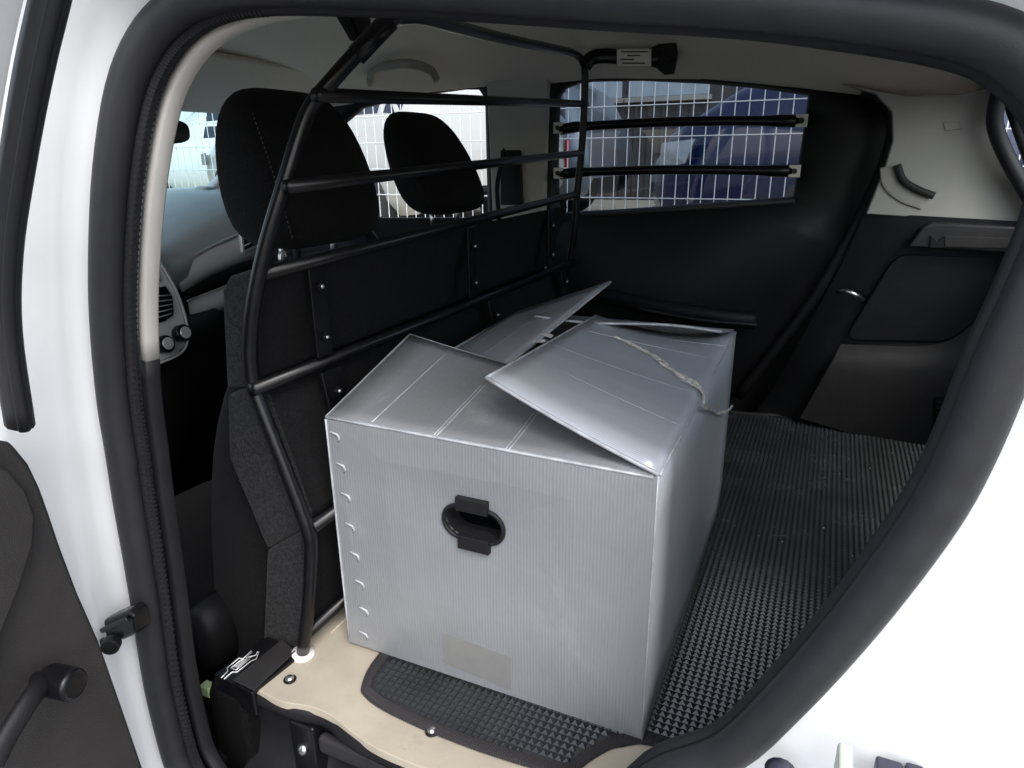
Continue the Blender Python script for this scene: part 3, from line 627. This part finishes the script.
for k in range(26):
    x, y = random.uniform(-.12, .36), random.uniform(.68, 1.65)
    r_ = random.uniform(.0006, .0014); b = len(gv); z = MZ + .004
    gv += [(x + r_ * random.uniform(.6, 1.2), y, z), (x - r_, y + r_ * random.uniform(-.8, .8), z), (x, y - r_ * random.uniform(.6, 1.2), z), (x, y + r_, z + r_ * .4), (x, y, z + r_)]
    gf += [(b, b + 3, b + 4), (b + 3, b + 1, b + 4), (b + 1, b + 2, b + 4), (b + 2, b, b + 4)]
o = mesh('grit', gv, gf, 'label', rmat); o['kind'] = 'stuff'
# upturned far edge of the mat
tube('mat_lip', [PZ(790, 414, .004), PZ(815, 416, .008), PZ(850, 424, .008), PZ(885, 434, .008), PZ(940, 444, .008)], .007, 'rubber', rmat, spline=5)

# ================================================================== SILVER BOX
bx = thing('storage_box', (-.34, .92, 0), 'open silver grey corrugated plastic box with black hand hole on the mat', 'box')
X0, X1, Y0, Y1 = -.548, -.128, .627, 1.21
FZ, BZ, B0 = .347, .362, .0068
T = .004
hole = []
for k in range(40):
    a = 2 * math.pi * k / 40; hole.append((-.3415 + math.copysign(.0185, math.cos(a)) * (abs(math.cos(a)) > .02) + .0205 * math.cos(a), .2450 + .0205 * math.sin(a)))
rect = [(X0, B0), (X1, B0), (X1, FZ), (X0, FZ)]
li, lo = ring(hole, rect, (-.3415, .245), 64)
rows = [[Vector((x, Y0 + T, z)) for x, z in li], [Vector((x, Y0, z)) for x, z in li], [Vector((x * .5 + u * .5, Y0 - .0025, z * .5 + v2 * .5)) for (x, z), (u, v2) in zip(li, lo)], [Vector((x, Y0, z)) for x, z in lo], [Vector((x, Y0 + T, z)) for x, z in lo]]
def bulge(p): return p
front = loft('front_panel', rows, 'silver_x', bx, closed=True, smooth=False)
def wall(name, pts, ma, d): return prism(name, [Vector(p) for p in pts], d, ma, bx, .0006)
# right side, bowed a little
rows = []
for i in range(9):
    t = i / 8; y = Y0 + (Y1 - Y0) * t; bow = .006 * math.sin(math.pi * t); z1 = FZ + (BZ - FZ) * t
    rows.append([Vector((X1 + bow * (1 - abs(2 * s - 1) ** 2), y, B0 + (z1 - B0) * s)) for s in [k / 6 for k in range(7)]])
loft('side_panel', rows, 'silver_y_skylit', bx, solid=T)
wall('side_panel', [(X0, Y0, B0), (X0, Y1, B0), (X0, Y1, BZ), (X0, Y0, FZ)], 'silver_y_skylit', (T, 0, 0))
wall('back_panel', [(X0, Y1, B0), (X1, Y1, B0), (X1, Y1, BZ), (X0, Y1, BZ)], 'silver_x', (0, -T, 0))
wall('bottom_panel', [(X0 + T, Y0 + T, B0), (X1 - T, Y0 + T, B0), (X1 - T, Y1 - T, B0), (X0 + T, Y1 - T, B0)], 'silver_x', (0, 0, T))
def bil(A, B, C, Dd, s, t): return (A * (1 - s) + B * s) * (1 - t) + (Dd * (1 - s) + C * s) * t
def flap(name, A, B, C, Dd, ma, sag=0.0, n=10, curl=None):
    A, B, C, Dd = map(Vector, (A, B, C, Dd))
    f = lambda s, t: bil(A, B, C, Dd, s, t) + Vector((0, 0, sag * math.sin(math.pi * s) * t + (curl(s, t) if curl else 0)))
    rows = [[f(i / n, j / n) for i in range(n + 1)] for j in range(n + 1)]
    o = loft(name, rows, ma, bx, solid=T)
    return o, f
def creases(fl, f, lines, r=.0010, up=.0017):
    for (s0, t0), (s1, t1) in lines:
        tube('crease', [f(s0 + (s1 - s0) * k / 8, t0 + (t1 - t0) * k / 8) + Vector((0, 0, up)) for k in range(9)], r, 'silver_edge', fl, n=6)
# left flap, standing up at the back
lf, f = flap('flap', (X0 + .002, Y1 - .004, BZ), (X0 + .002, Y0 + .012, FZ - .010), (-.42, .72, .345), PX(610, 282, -.360), 'silver_y_skylit')
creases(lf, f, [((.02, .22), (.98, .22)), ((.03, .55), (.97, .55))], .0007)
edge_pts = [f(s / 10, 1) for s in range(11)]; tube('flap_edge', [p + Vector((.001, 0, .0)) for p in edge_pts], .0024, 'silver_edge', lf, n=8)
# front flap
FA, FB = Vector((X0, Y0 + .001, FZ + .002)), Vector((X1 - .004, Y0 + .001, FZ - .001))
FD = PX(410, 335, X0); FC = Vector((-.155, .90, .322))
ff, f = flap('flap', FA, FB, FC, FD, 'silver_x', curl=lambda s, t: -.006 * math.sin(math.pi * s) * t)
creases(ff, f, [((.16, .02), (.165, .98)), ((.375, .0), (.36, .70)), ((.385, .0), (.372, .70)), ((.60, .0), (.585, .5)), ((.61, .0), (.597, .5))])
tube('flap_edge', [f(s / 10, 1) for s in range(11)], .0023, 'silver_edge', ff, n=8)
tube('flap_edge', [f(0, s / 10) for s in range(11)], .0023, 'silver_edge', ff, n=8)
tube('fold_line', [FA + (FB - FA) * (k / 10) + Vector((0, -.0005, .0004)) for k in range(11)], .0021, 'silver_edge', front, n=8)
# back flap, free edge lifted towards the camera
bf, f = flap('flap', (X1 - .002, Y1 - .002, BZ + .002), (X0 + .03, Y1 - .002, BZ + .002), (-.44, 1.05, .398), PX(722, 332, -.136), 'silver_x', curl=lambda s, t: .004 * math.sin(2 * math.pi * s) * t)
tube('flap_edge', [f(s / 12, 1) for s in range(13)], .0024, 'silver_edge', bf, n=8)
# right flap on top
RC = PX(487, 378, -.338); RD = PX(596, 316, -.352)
rf, f = flap('flap', (X1 + .001, Y0 + .002, FZ + .003), (X1 + .001, Y1 - .012, BZ + .001), RD, RC, 'silver_y_skylit', curl=lambda s, t: -.003 * math.sin(math.pi * t) * (1 if s < .5 else 2 * (1 - s)) - .016 * max(0, s - .75) * 4 * math.sin(math.pi * t))
creases(rf, f, [((.42, .02), (.45, .98)), ((.70, .02), (.72, .98)), ((.22, .0), (.26, .75)), ((.84, .0), (.86, .9))], .0006)
tube('flap_edge', [f(s / 10, 1) for s in range(11)], .0026, 'silver_edge', rf, n=8)
tube('flap_edge', [f(0, s / 10) for s in range(11)], .0024, 'silver_edge', rf, n=8)
tube('fold_line', [f(s / 10, 0) + Vector((.0012, 0, -.0002)) for s in range(11)], .0019, 'silver_edge', rf, n=8)
tube('fold_line', [(X1 + .0008, Y0 - .0004, B0 + (FZ - B0) * k / 6) for k in range(7)], .0010, 'silver_edge', front, n=8)
tube('fold_line', [(X0 - .0004, Y0 - .0002, B0 + (FZ - B0) * k / 6) for k in range(7)], .0014, 'silver_edge', front, n=8)
tube('fold_line', [(X1 + .0004, Y1, B0 + (BZ - B0) * k / 6) for k in range(7)], .0016, 'silver_edge', front, n=8)
# crumpled clear tape over the right fold
tp = [f(.70, .70), f(.67, .58), f(.64, .50), f(.60, .38), f(.55, .28), f(.49, .14), f(.455, .02)]
tp = [p + Vector((0, 0, .004)) for p in tp] + [PX(x, y, X1 + .010) for x, y in ((705, 405), (712, 410), (720, 413), (728, 411), (732, 406))]
tpc = catmull(tp, 9); rows = []
rw = [random.uniform(.4, 1.25) for _ in range(60)]; rk = [random.uniform(-1, 1) for _ in range(600)]
for i, p in enumerate(tpc):
    a, t = divmod(i / 3.0, 1); a = int(a); wd = .0095 * (rw[a] * (1 - t) + rw[a + 1] * t) * (.3 + .7 * min(1, i / (len(tpc) * .3)))
    g = lambda c: .0022 * (rk[a * 7 + c] * (1 - t) + rk[a * 7 + 7 + c] * t)
    rows.append([p + Vector((g(k), wd * (k - 3) / 3, abs(g((k + 2) % 7)) * (1.4 if k % 2 else .3))) for k in range(7)])
loft('crumpled_tape', rows, 'clear_tape', rf, smooth=False, solid=.0004)
for px, py in ((540, 343), (547, 337)):
    c = PX(px, py, -.362); V = [c + Vector((random.uniform(-.012, .012), random.uniform(-.012, .012), random.uniform(0, .006))) for k in range(9)]
    mesh('tape_scrap', V, [(0, 1, 2), (2, 3, 4), (4, 5, 6), (6, 7, 8), (0, 4, 8), (1, 5, 7)], 'white_plastic', lf)
# hand hole rim with its two clips
hr = [(-.3415 + (x + .3415) * 1.02, .245 + (z - .245) * 1.03) for x, z in hole]
rim = tube('hand_hole', [Vector((x, Y0 - .0022, z)) for x, z in hr],   .0028, 'black_trim', front, n=8, closed=True, up=(0, 1, 0))
loft('hole_sleeve', [[Vector((x, Y0 + d, z)) for x, z in hole] for d in (.0, .03)], 'seat', rim, closed=True)
prism('hole_clip', [Vector(p) for p in ((-.362, Y0 - .008, .262), (-.320, Y0 - .008, .262), (-.320, Y0 - .008, .280), (-.362, Y0 - .008, .280))], (0, .008, 0), 'black_trim', rim, .0012)
prism('hole_clip', [Vector(p) for p in ((-.361, Y0 - .008, .211), (-.319, Y0 - .008, .211), (-.319, Y0 - .008, .229), (-.361, Y0 - .008, .229))], (0, .008, 0), 'black_trim', rim, .0012)
# staples down the left edge
for k, (px, py) in enumerate(((335, 437), (341, 468), (346, 498), (350, 528), (355, 557), (360, 585), (364, 612), (364, 636))):
    c = PY(px, py, Y0 - .002)
    if c.x < X0 + .008: c.x = X0 + .008
    tube('staple', [c + Vector(p) for p in ((-.0075, .001, .005), (-.006, -.0006, .0065), (.005, -.0006, .0040), (.0065, .0, -.001), (.0035, .001, -.006))], .0014, 'silver_edge', front, n=6)
tpatch = [PY(x, y, Y0 - .0018) for x, y in ((443, 632), (511, 657), (511, 690), (443, 662))]
prism('tape_patch', tpatch, (0, .0012, 0), 'tape', front, 0)

# ================================================================== BULKHEAD
bh = thing('cargo_bulkhead', (-.6, 1.13, 0), 'black tubular bulkhead with felt boards between the seats and the load space', 'bulkhead')
YN = .585
near = [PY(303, 652, YN), PY(309, 600, YN), PY(311, 548, YN), PY(308, 530, YN), PY(301, 510, YN), PY(280, 455, YN), PY(260, 404, YN), PY(253, 384, YN), PY(250, 362, YN), PY(250, 340, YN + .001), PY(254, 300, YN + .004), PY(266, 245, .60), PY(284, 185, .617), PY(300, 133, .635), PY(312, 105, .644), PY(328, 85, .652), PY(352, 58, .668), PY(376, 33, .685), PY(390, 20, .697)]
hs = PY(398, 17, .72)
arch = [hs, PY(420, 17, .78), PY(450, 25, .90), PY(485, 34, 1.08), PY(520, 42, 1.25), PY(555, 49, 1.48), PY(574, 54, 1.60), PY(583, 62, 1.64), PY(585, 78, 1.655), PY(584, 110, 1.665), PY(582, 145, 1.672), PY(577, 195, 1.68), PY(574, 235, 1.685), PY(566, 285, 1.69), PY(556, 330, 1.69)]
farlow = [Vector((-.575, 1.69, .15)), Vector((-.60, 1.69, .0))]
fr_ = tube('frame_tube', near + arch + farlow, .0088, 'black_gloss', bh, n=14, spline=5)
sleeve = tube('tube_sleeve', [near[-4] + (near[-1] - near[-4]) * t for t in (.45, .7, 1.0)], .0112, 'black_gloss', fr_)
def bar(a, b, r, nm='rail'): return tube(nm, [a, (a + b) / 2, b], r, 'black_gloss', bh, n=12)
bar(PX(262, 274, -.598), PX(577, 194, -.590), .0085)
bar(PX(252, 390, -.612), PX(575, 262, -.600), .0085)
bar(PX(286, 187, -.545), PX(581, 153, -.572), .0078)
bar(PX(316, 95, -.518), PX(586, 104, -.572), .0078)
bar(PY(312, 528, .59), Vector((-.565, 1.69, .215)), .0085)
bar(PY(308, 632, .59), Vector((-.59, 1.69, .03)), .0085)
tube('foot_cap', [PY(303, 664, YN), PY(303, 652, YN)], .0155, 'white_plastic', bh, n=16)
# boards: three, following the bends of the tube
def board(pts, nm='board', y0=.604, y1=1.66):
    P = [PY(x, y, .600) for x, y in pts]; return prism(nm, [Vector((p.x, y0, p.z)) for p in P], (0, y1 - y0, 0), 'board', bh, .007)
def endcap(pts, par):
    P = [PY(x, y, .600) for x, y in pts]; c = sum(P, Vector()) / len(P)
    return prism('felt_edge', [Vector((c.x + (p.x - c.x) * 1.05, .598, c.z + (p.z - c.z) * 1.02)) for p in P], (0, .02, 0), 'felt', par, .006)
B1 = [(223, 290), (230, 277), (258, 268), (252, 300), (248, 345), (249, 386), (228, 388)]
B2 = [(229, 396), (250, 388), (262, 400), (280, 450), (303, 516), (303, 527), (268, 548), (231, 458)]
B3 = [(268, 551), (304, 530), (306, 560), (304, 630), (300, 652), (264, 664)]
for pts in (B1, B2, B3):
    b = board(pts); endcap(pts, b)
box('slit_blocking_board', (-.674, .62, .0), (-.666, 1.66, .515), 'board', bh, .001)  # added behind the boards to block the slit of light between them
# strap plates and bolts on the boards
def strap(px, py, z0, z1, xf, wid=.030):
    c = PX(px, py, xf)
    s = prism('strap_plate', [Vector((xf + .001, c.y - wid / 2, z0)), Vector((xf + .001, c.y + wid / 2, z0)), Vector((xf + .001, c.y + wid / 2, z1)), Vector((xf + .001, c.y - wid / 2, z1))], (.004, 0, 0), 'black_gloss', bh, .001)
    return c, s
XB = -.603
for px in (318, 470, 549):
    c, s = strap(px, 310 if px == 318 else (250 if px == 470 else 215), .405, .535, XB)
    for z in (.50, .432): 
        disc('strap_bolt', (XB + .005, c.y, z), (1, 0, 0), .0075, .006, 'black_gloss', s, 6, .001); dome('bolt_end', (XB + .011, c.y, z), (1, 0, 0), .004, .003, 'steel', s, 8, 2)
for y, wid in ((.70, .04), (1.20, .034), (1.60, .034)):
    q = [Vector((-.5995, y - wid / 2, .385)), Vector((-.5995, y + wid / 2, .385)), Vector((-.585, y + wid / 2, .30)), Vector((-.585, y - wid / 2, .30))]
    s = prism('strap_plate', q, (.006, 0, .001), 'black_gloss', bh, .001)
    disc('strap_bolt', (-.589, y, .355), (1, 0, .15), .008, .006, 'black_gloss', s, 6, .001); dome('bolt_end', (-.583, y, .356), (1, 0, .15), .0045, .004, 'steel', s, 8, 2)
# hook near the headrest
tube('rail_hook', [PX(280, 262, -.605), PX(280, 254, -.605), PX(284, 252, -.605), PX(286, 258, -.605)], .0022, 'steel', bh, n=6, spline=3)
# roof strap at the near top
prism('roof_bracket', [PY(x, y, .70) for x, y in ((333, 12), (347, 12), (357, 36), (350, 41))], (0, .006, 0), 'black_gloss', bh, .001)
prism('roof_bracket', [PY(x, y, .71) for x, y in ((344, 12), (366, 12), (370, 30), (355, 44))], (0, .006, 0), 'dark_trim', bh, .001)
# far roof bracket arm with the type plate
ar = [PY(585, 66, 1.66), PY(592, 58, 1.67), PY(604, 56, 1.68), PY(625, 57, 1.69), PY(648, 57, 1.70), PY(660, 58, 1.705)]
arm = tube('roof_arm', ar, .0165, 'black_gloss', bh, spline=4, flat=.6, up=(0, 0, 1))
prism('arm_plate', [PY(x, y, 1.70) for x, y in ((648, 49), (658, 44), (676, 42), (678, 54), (674, 74), (664, 75), (656, 68), (648, 66))], (0, .008, 0), 'black_gloss', arm, .003)
disc('plate_bolt', PY(667, 60, 1.70), (0, -1, 0), .008, .005, 'black_trim', arm, 12, .001)
pl = prism('type_label', [PY(x, y, 1.672) for x, y in ((617, 49), (651, 49), (651, 66), (617, 66))], (0, .002, 0), 'label', arm, 0)
for k, (xa, xb) in enumerate(((621, 648), (627, 640), (620, 634), (622, 645))):
    y = 51.0 + k * 3.8
    prism('label_print', [PY(xa, y, 1.6712), PY(xb, y, 1.6712), PY(xb, y + 1.5, 1.6712), PY(xa, y + 1.5, 1.6712)], (0, .0004, 0), 'ink', pl, 0)
# base plate with its printed plug mark
bpz = .004
base = prism('base_plate', [PZ(x, y, bpz) for x, y in ((214, 674), (252, 693), (306, 650), (268, 636))], (0, 0, -.006), 'black_gloss', bh, .0015)
prism('base_plate_lip', [PZ(214, 675, bpz - .003), PZ(252, 694, bpz - .003), PZ(252, 694, bpz - .003) + Vector((.001, 0, -.035)), PZ(214, 675, bpz - .003) + Vector((.001, 0, -.035))], (0.002, .003, 0), 'black_gloss', bh, .001)
prism('base_strip', [PZ(x, y, bpz + .001) for x, y in ((233, 681), (254, 691), (296, 652), (282, 640))], (0, 0, .002), 'dark_trim', bh, .0008)
mark = [[(221, 678), (228, 671), (227, 668), (239, 658), (243, 659), (251, 651), (252, 652), (246, 658), (256, 655), (257, 652), (259, 652), (256, 659), (251, 661), (237, 672), (232, 672), (224, 679)],
        [(231, 668), (241, 660), (250, 659), (236, 670), (231, 668)]]
for L in mark: tube('printed_mark', [PZ(x, y, bpz + .0008) for x, y in L], .0008, 'satin', base, n=5)
prism('mark_fill', [PZ(x, y, bpz + .0006) for x, y in ((234, 667), (242, 661), (247, 660.5), (238, 668))], (0, 0, .0005), 'satin', base, 0)

# ================================================================== WINDOW BARS
for (a, b, lab) in (((561, 128), (800, 121), 'upper black guard bar across the far rear door window'), ((561, 173), (793, 171), 'lower black guard bar across the far rear door window')):
    A, B = PY(*a, 1.815), PY(*b, 1.815)
    wb = thing('window_guard_bar', (A + B) / 2, lab, 'guard bar', 'guard bars on the far rear window')
    L = [A.lerp(B, t) + Vector((0, -.02 * math.sin(math.pi * t), .006 * math.sin(math.pi * t) - .004 * (t < .05))) for t in [k / 14 for k in range(15)]]
    wr = tube('bar_tube', L, .0115, 'black_gloss', wb, n=12, up=(0, 0, 1), rfun=lambda t: 1.25 if t < .09 or t > .88 else 1.0)
    for P_, s in ((A, -1), (B, 1)):
        q = P_ + Vector((s * .004, -.012, 0))
        tb = box('end_tab', q - Vector((.013, .001, .014)), q + Vector((.013, .003, .014)), 'label', wb, .001)
        disc('tab_bolt', q + Vector((0, -.001, 0)), (0, -1, 0), .0065, .005, 'black_gloss', tb, 10, .001)

# ================================================================== FRONT SEATS
SEAT = {}
def seat(ox, oy, label, hl=.42):
    s = thing('front_seat', (ox, oy, -.20), label, 'seat', 'front seats')
    def sup(c, hx_, hy, z, e=3.2, n=28, lean=0):
        return [Vector((c + lean + hx_ * math.copysign(abs(math.cos(a)) ** (2 / e), math.cos(a)), oy + hy * math.copysign(abs(math.sin(a)) ** (2 / e), math.sin(a)), z)) for a in [2 * math.pi * k / n for k in range(n)]]
    bk = [(-.22, -.045, -.195, .20), (-.16, -.025, -.245, .232), (0, -.01, -.225, .238), (.2, -.005, -.185, .235), (.30, -.008, -.150, .228), (.37, -.012, -.122, .205), (.43, -.016, -.100, .17), (.48, -.02, -.09, .135), (.505, -.03, -.08, .09)]
    b = loft('backrest', [sup(ox + (xb + xf) / 2, (xb - xf) / 2, wd, z) for z, xb, xf, wd in bk], 'seat', s, closed=True, cap=True, sub=1)
    cu = [(-.24, .20, .22), (-.20, .24, .245), (-.12, .25, .25), (-.06, .24, .24), (-.03, .2, .2)]
    loft('cushion', [sup(ox - .36, h, wd, z) for z, h, wd in cu], 'seat', s, closed=True, cap=True)
    hr_ = [(.528, .030, .085), (.540, .050, .125), (.565, .060, .145), (.61, .063, .147), (.66, .060, .138), (.70, .054, .125), (.73, .044, .108), (.75, .028, .085), (.757, .010, .06)]
    hd = loft('headrest', [sup(ox - .10, h, wd, z + .0, e=3.0, lean=.02 - (z - .53) * hl) for z, h, wd in hr_], 'seat', s, closed=True, cap=True, sub=1)
    for dy in (-.06, .06): tube('headrest_post', [(ox - .10, oy + dy, .49), (ox - .10, oy + dy, .55)], .006, 'steel', s)
    s['_h'] = 0; del s['_h']; SEAT[oy] = (b, hd)
    return s
s1 = seat(-.655, .868, 'black cloth front passenger seat with seam down its headrest, nearer seat behind the bulkhead', .20)
s2 = seat(-.745, 1.46, 'black cloth driver seat whose headrest stands against the bright far front window')
# near bolster seam, seen beside the pillar
from mathutils.bvhtree import BVHTree
def stitches(ob, a, b, n, r=.0006):
    t_ = BVHTree.FromPolygons([v.co.copy() for v in ob.data.vertices], [tuple(p.vertices) for p in ob.data.polygons]); o_ = Vector((0, 0, H))
    for k in range(n):
        P_ = []
        for u in ((k + .15) / n, (k + .6) / n):
            q = t_.ray_cast(o_, ray(a[0] + (b[0] - a[0]) * u, a[1] + (b[1] - a[1]) * u).normalized())
            if q[0]: P_.append(q[0] + q[1] * (.0003 if q[1].dot(ray(*a)) < 0 else -.0003))
        if len(P_) == 2: tube('seam_stitch', P_, r, 'stitch', ob, n=5)
stitches(SEAT[.868][1], (252, 112), (272, 170), 12); stitches(SEAT[.868][1], (272, 170), (293, 240), 14)
stitches(SEAT[.868][0], (222, 328), (172, 420), 20, .0005)
rc = PY(203, 640, .60)
loft('recliner_cover', [[rc + Vector((.035 * s * math.cos(a), dy, .06 * s * math.sin(a))) for a in [2 * math.pi * k / 20 for k in range(20)]] for dy, s in ((.05, 1.1), (0, 1), (-.012, .8), (-.014, .1))], 'black_trim', s1, closed=True, cap=True)

# ================================================================== OUTSIDE: FENCE, CARS, SHED
FY = 2.90
fen = thing('mesh_fence', (0, FY, -.02), 'white welded wire mesh fence running past the far side of the car', 'fence')
def cylmesh(r, L, axis):
    n = 6; V = []
    for t in (0, L):
        for k in range(n):
            c, s = r * math.cos(2 * math.pi * k / n), r * math.sin(2 * math.pi * k / n); V.append((c, s, t) if axis == 'z' else (t, c, s))
    F = [(i, (i + 1) % n, n + (i + 1) % n, n + i) for i in range(n)]
    me = bpy.data.meshes.new('wire'); me.from_pydata(V, [], F); me.materials.append(M['wire']); me.polygons.foreach_set('use_smooth', [True] * len(F)); return me
vm, hm = cylmesh(.0022, 1.46, 'z'), cylmesh(.0024, 8.2, 'x')
x = -6.0
nv = 0
while x < 2.2:
    if x > -5.2 or True:
        o = bpy.data.objects.new('wire', vm); COL.objects.link(o); o.parent = fen; o.location = (x, 0, .0); nv += 1
    x += .052
for k in range(13):
    o = bpy.data.objects.new('wire', hm); COL.objects.link(o); o.parent = fen; o.location = (-6.0, -.004, .02 + k * .12)
for x in (-6.0, -3.6, 1.35):
    tube('fence_post', [(x, FY + .03, -.02), (x, FY + .03, 1.52)], .02, 'wire', fen)

def vehicle(name, label, loc, rz, paint, van=False, L=4.0, W=.85):
    v = thing(name, loc, label, 'car' if not van else 'van', 'vehicles in the yard beyond the fence'); v.rotation_euler = (0, 0, rz)
    # x forward; stations: x, zbot, belt, top, half width at roof
    if van: st = [(-2.2, .45, .75, .95, .70), (-2.15, .3, .95, 1.80, .72), (-1.9, .25, .98, 1.92, .74), (-.5, .25, .98, 1.95, .75), (.55, .25, .98, 1.90, .73), (.8, .25, .98, 1.80, .70), (1.35, .25, .99, 1.06, .74), (1.75, .28, .90, .95, .72), (2.05, .3, .75, .80, .66), (2.15, .4, .62, .66, .60)]
    else: st = [(-1.95, .45, .7, .74, .60), (-1.9, .3, .88, .95, .62), (-1.75, .25, .93, 1.25, .56), (-1.45, .22, .93, 1.43, .56), (-.7, .2, .92, 1.50, .58), (.1, .2, .91, 1.48, .58), (.45, .2, .91, 1.38, .56), (1.05, .2, .92, .98, .62), (1.5, .22, .84, .88, .62), (1.8, .28, .72, .76, .58), (1.98, .4, .58, .61, .5)]
    rows = []
    for i_, (x, zb, be, tp_, rw) in enumerate(st):
        W_ = W; W = W_ * {len(st) - 1: .86, len(st) - 2: .96, 0: .93}.get(i_, 1.0)
        half = [(W * .82, zb), (W * .97, zb + .12), (W, (zb + be) / 2), (W * .97, be - .04), (W * .94, be), (rw + (W * .94 - rw) * .55, be + (tp_ - be) * .5), (rw, tp_ - .05 * (tp_ - be)), (rw - .10, tp_), (0, tp_ + .015)]
        rows.append([Vector((x, y, z)) for y, z in half] + [Vector((x, -y, z)) for y, z in reversed(half[:-1])]); W = W_
    bd = loft('body', rows, paint, v, cap=True, local=True)
    def cs(i, f, side):                        # point on the glasshouse side between belt and top at station i
        x, zb, be, tp_, rw = st[i]; return Vector((x, side * (W * .94 + (rw - W * .94) * f + .006), be + (tp_ - be) * f))
    ids = (1, 2, 3, 4) if van else (2, 3, 4, 5)
    for side in (-1, 1):
        for a, b in zip(ids, ids[1:]):
            A, B, C_, D_ = cs(a, .12, side), cs(b, .12, side), cs(b, .84, side), cs(a, .84, side)
            A, B, C_, D_ = [p + Vector((s * .04, 0, 0)) for p, s in ((A, 1), (B, -1), (C_, -1), (D_, 1))]
            mesh('side_window', [A, B, C_, D_], [(0, 1, 2, 3)], 'car_glass', bd, solid=.006, local=True)
    i0 = 5 if van else 6
    x0, x1 = st[i0], st[i0 + 1]
    p = lambda s, f: Vector((x0[0] + (x1[0] - x0[0]) * f + .01, s * (x0[4] + (x1[4] - x0[4]) * f - .06), x0[3] + (x1[3] - x0[3]) * f + .018))
    mesh('windscreen', [p(-1, .04), p(1, .04), p(1, .92), p(-1, .92)], [(0, 1, 2, 3)], 'car_glass', bd, solid=.006, local=True)
    fx = st[-2][0]; rx = st[1][0]
    for s in (-1, 1):
        mesh('headlight', [Vector((fx + .07, s * W * .52, .70)), Vector((fx + .015, s * (W * .97 + .012), .72)), Vector((fx - .14, s * (W + .012), .735)), Vector((fx - .10, s * (W + .012), .63)), Vector((fx + .02, s * (W * .97 + .014), .61)), Vector((fx + .085, s * W * .52, .61))], [(0, 1, 4, 5), (1, 2, 3, 4)], 'lamp_glass', bd, solid=.02, local=True)
        h = 1.1 if van else .80
        mesh('tail_light', [Vector((rx - .02, s * (W - .22), h)), Vector((rx + .16, s * (W + .008), h)), Vector((rx + .16, s * (W + .010), h - .28)), Vector((rx - .03, s * (W - .22), h - .28))], [(0, 1, 2, 3)], 'tail', bd, solid=.02, local=True)
        for x in (-1.22, 1.28):
            wh = disc('wheel', (x, s * (W - .16), .31), (0, s, 0), .31, .17, 'tyre', v, 28, .02, local=True)
            disc('rim', (x, s * (W + .008), .31), (0, s, 0), .20, .012, 'satin', wh, 20, .004, local=True)
    return v
YZ = -.02
vehicle('parked_van', 'dark blue van parked with its nose by the mesh fence', (1.36, 4.05, YZ), math.radians(177), 'blue_paint', True)
vehicle('parked_car', 'silver car with red tail light parked against the dark shed', (-4.08, 7.2, YZ), math.radians(180), 'silver_paint')
vehicle('parked_car', 'white car parked side on, filling the far front door window', (-4.3, 5.85, YZ), math.radians(160), 'cream_paint')
vehicle('parked_car', 'white car parked ahead, seen through the windscreen', (-8.95, 9.0, YZ), math.radians(180), 'white_paint')
shed = thing('shed', (0, 10.5, YZ), 'dark clad shed with a pale window band behind the parked cars', 'building')
box('shed_wall', (-9, 10.5, YZ), (9, 14, 4.2), 'shed', shed, 0)
for k in range(60):
    x = -6 + k * .2; box('cladding_rib', (x, 10.47, YZ), (x + .05, 10.499, 1.32), 'shed', shed, 0)
for x0_, x1_ in ((-3.75, -3.0), (-2.9, -1.75)):
    wnd = box('window', (x0_, 10.45, 1.42), (x1_, 10.495, 2.3), 'shed_light', shed, .01)
    box('sill', (x0_ - .04, 10.40, 1.35), (x1_ + .04, 10.49, 1.415), 'concrete', wnd, .005)
bw = tag(box('boundary_wall', (-16, 3.2, GZ), (-15.6, 30, 1.5), 'concrete', None, .02), 'grey concrete block wall far ahead of the windscreen', 'wall')
print('wires', nv)
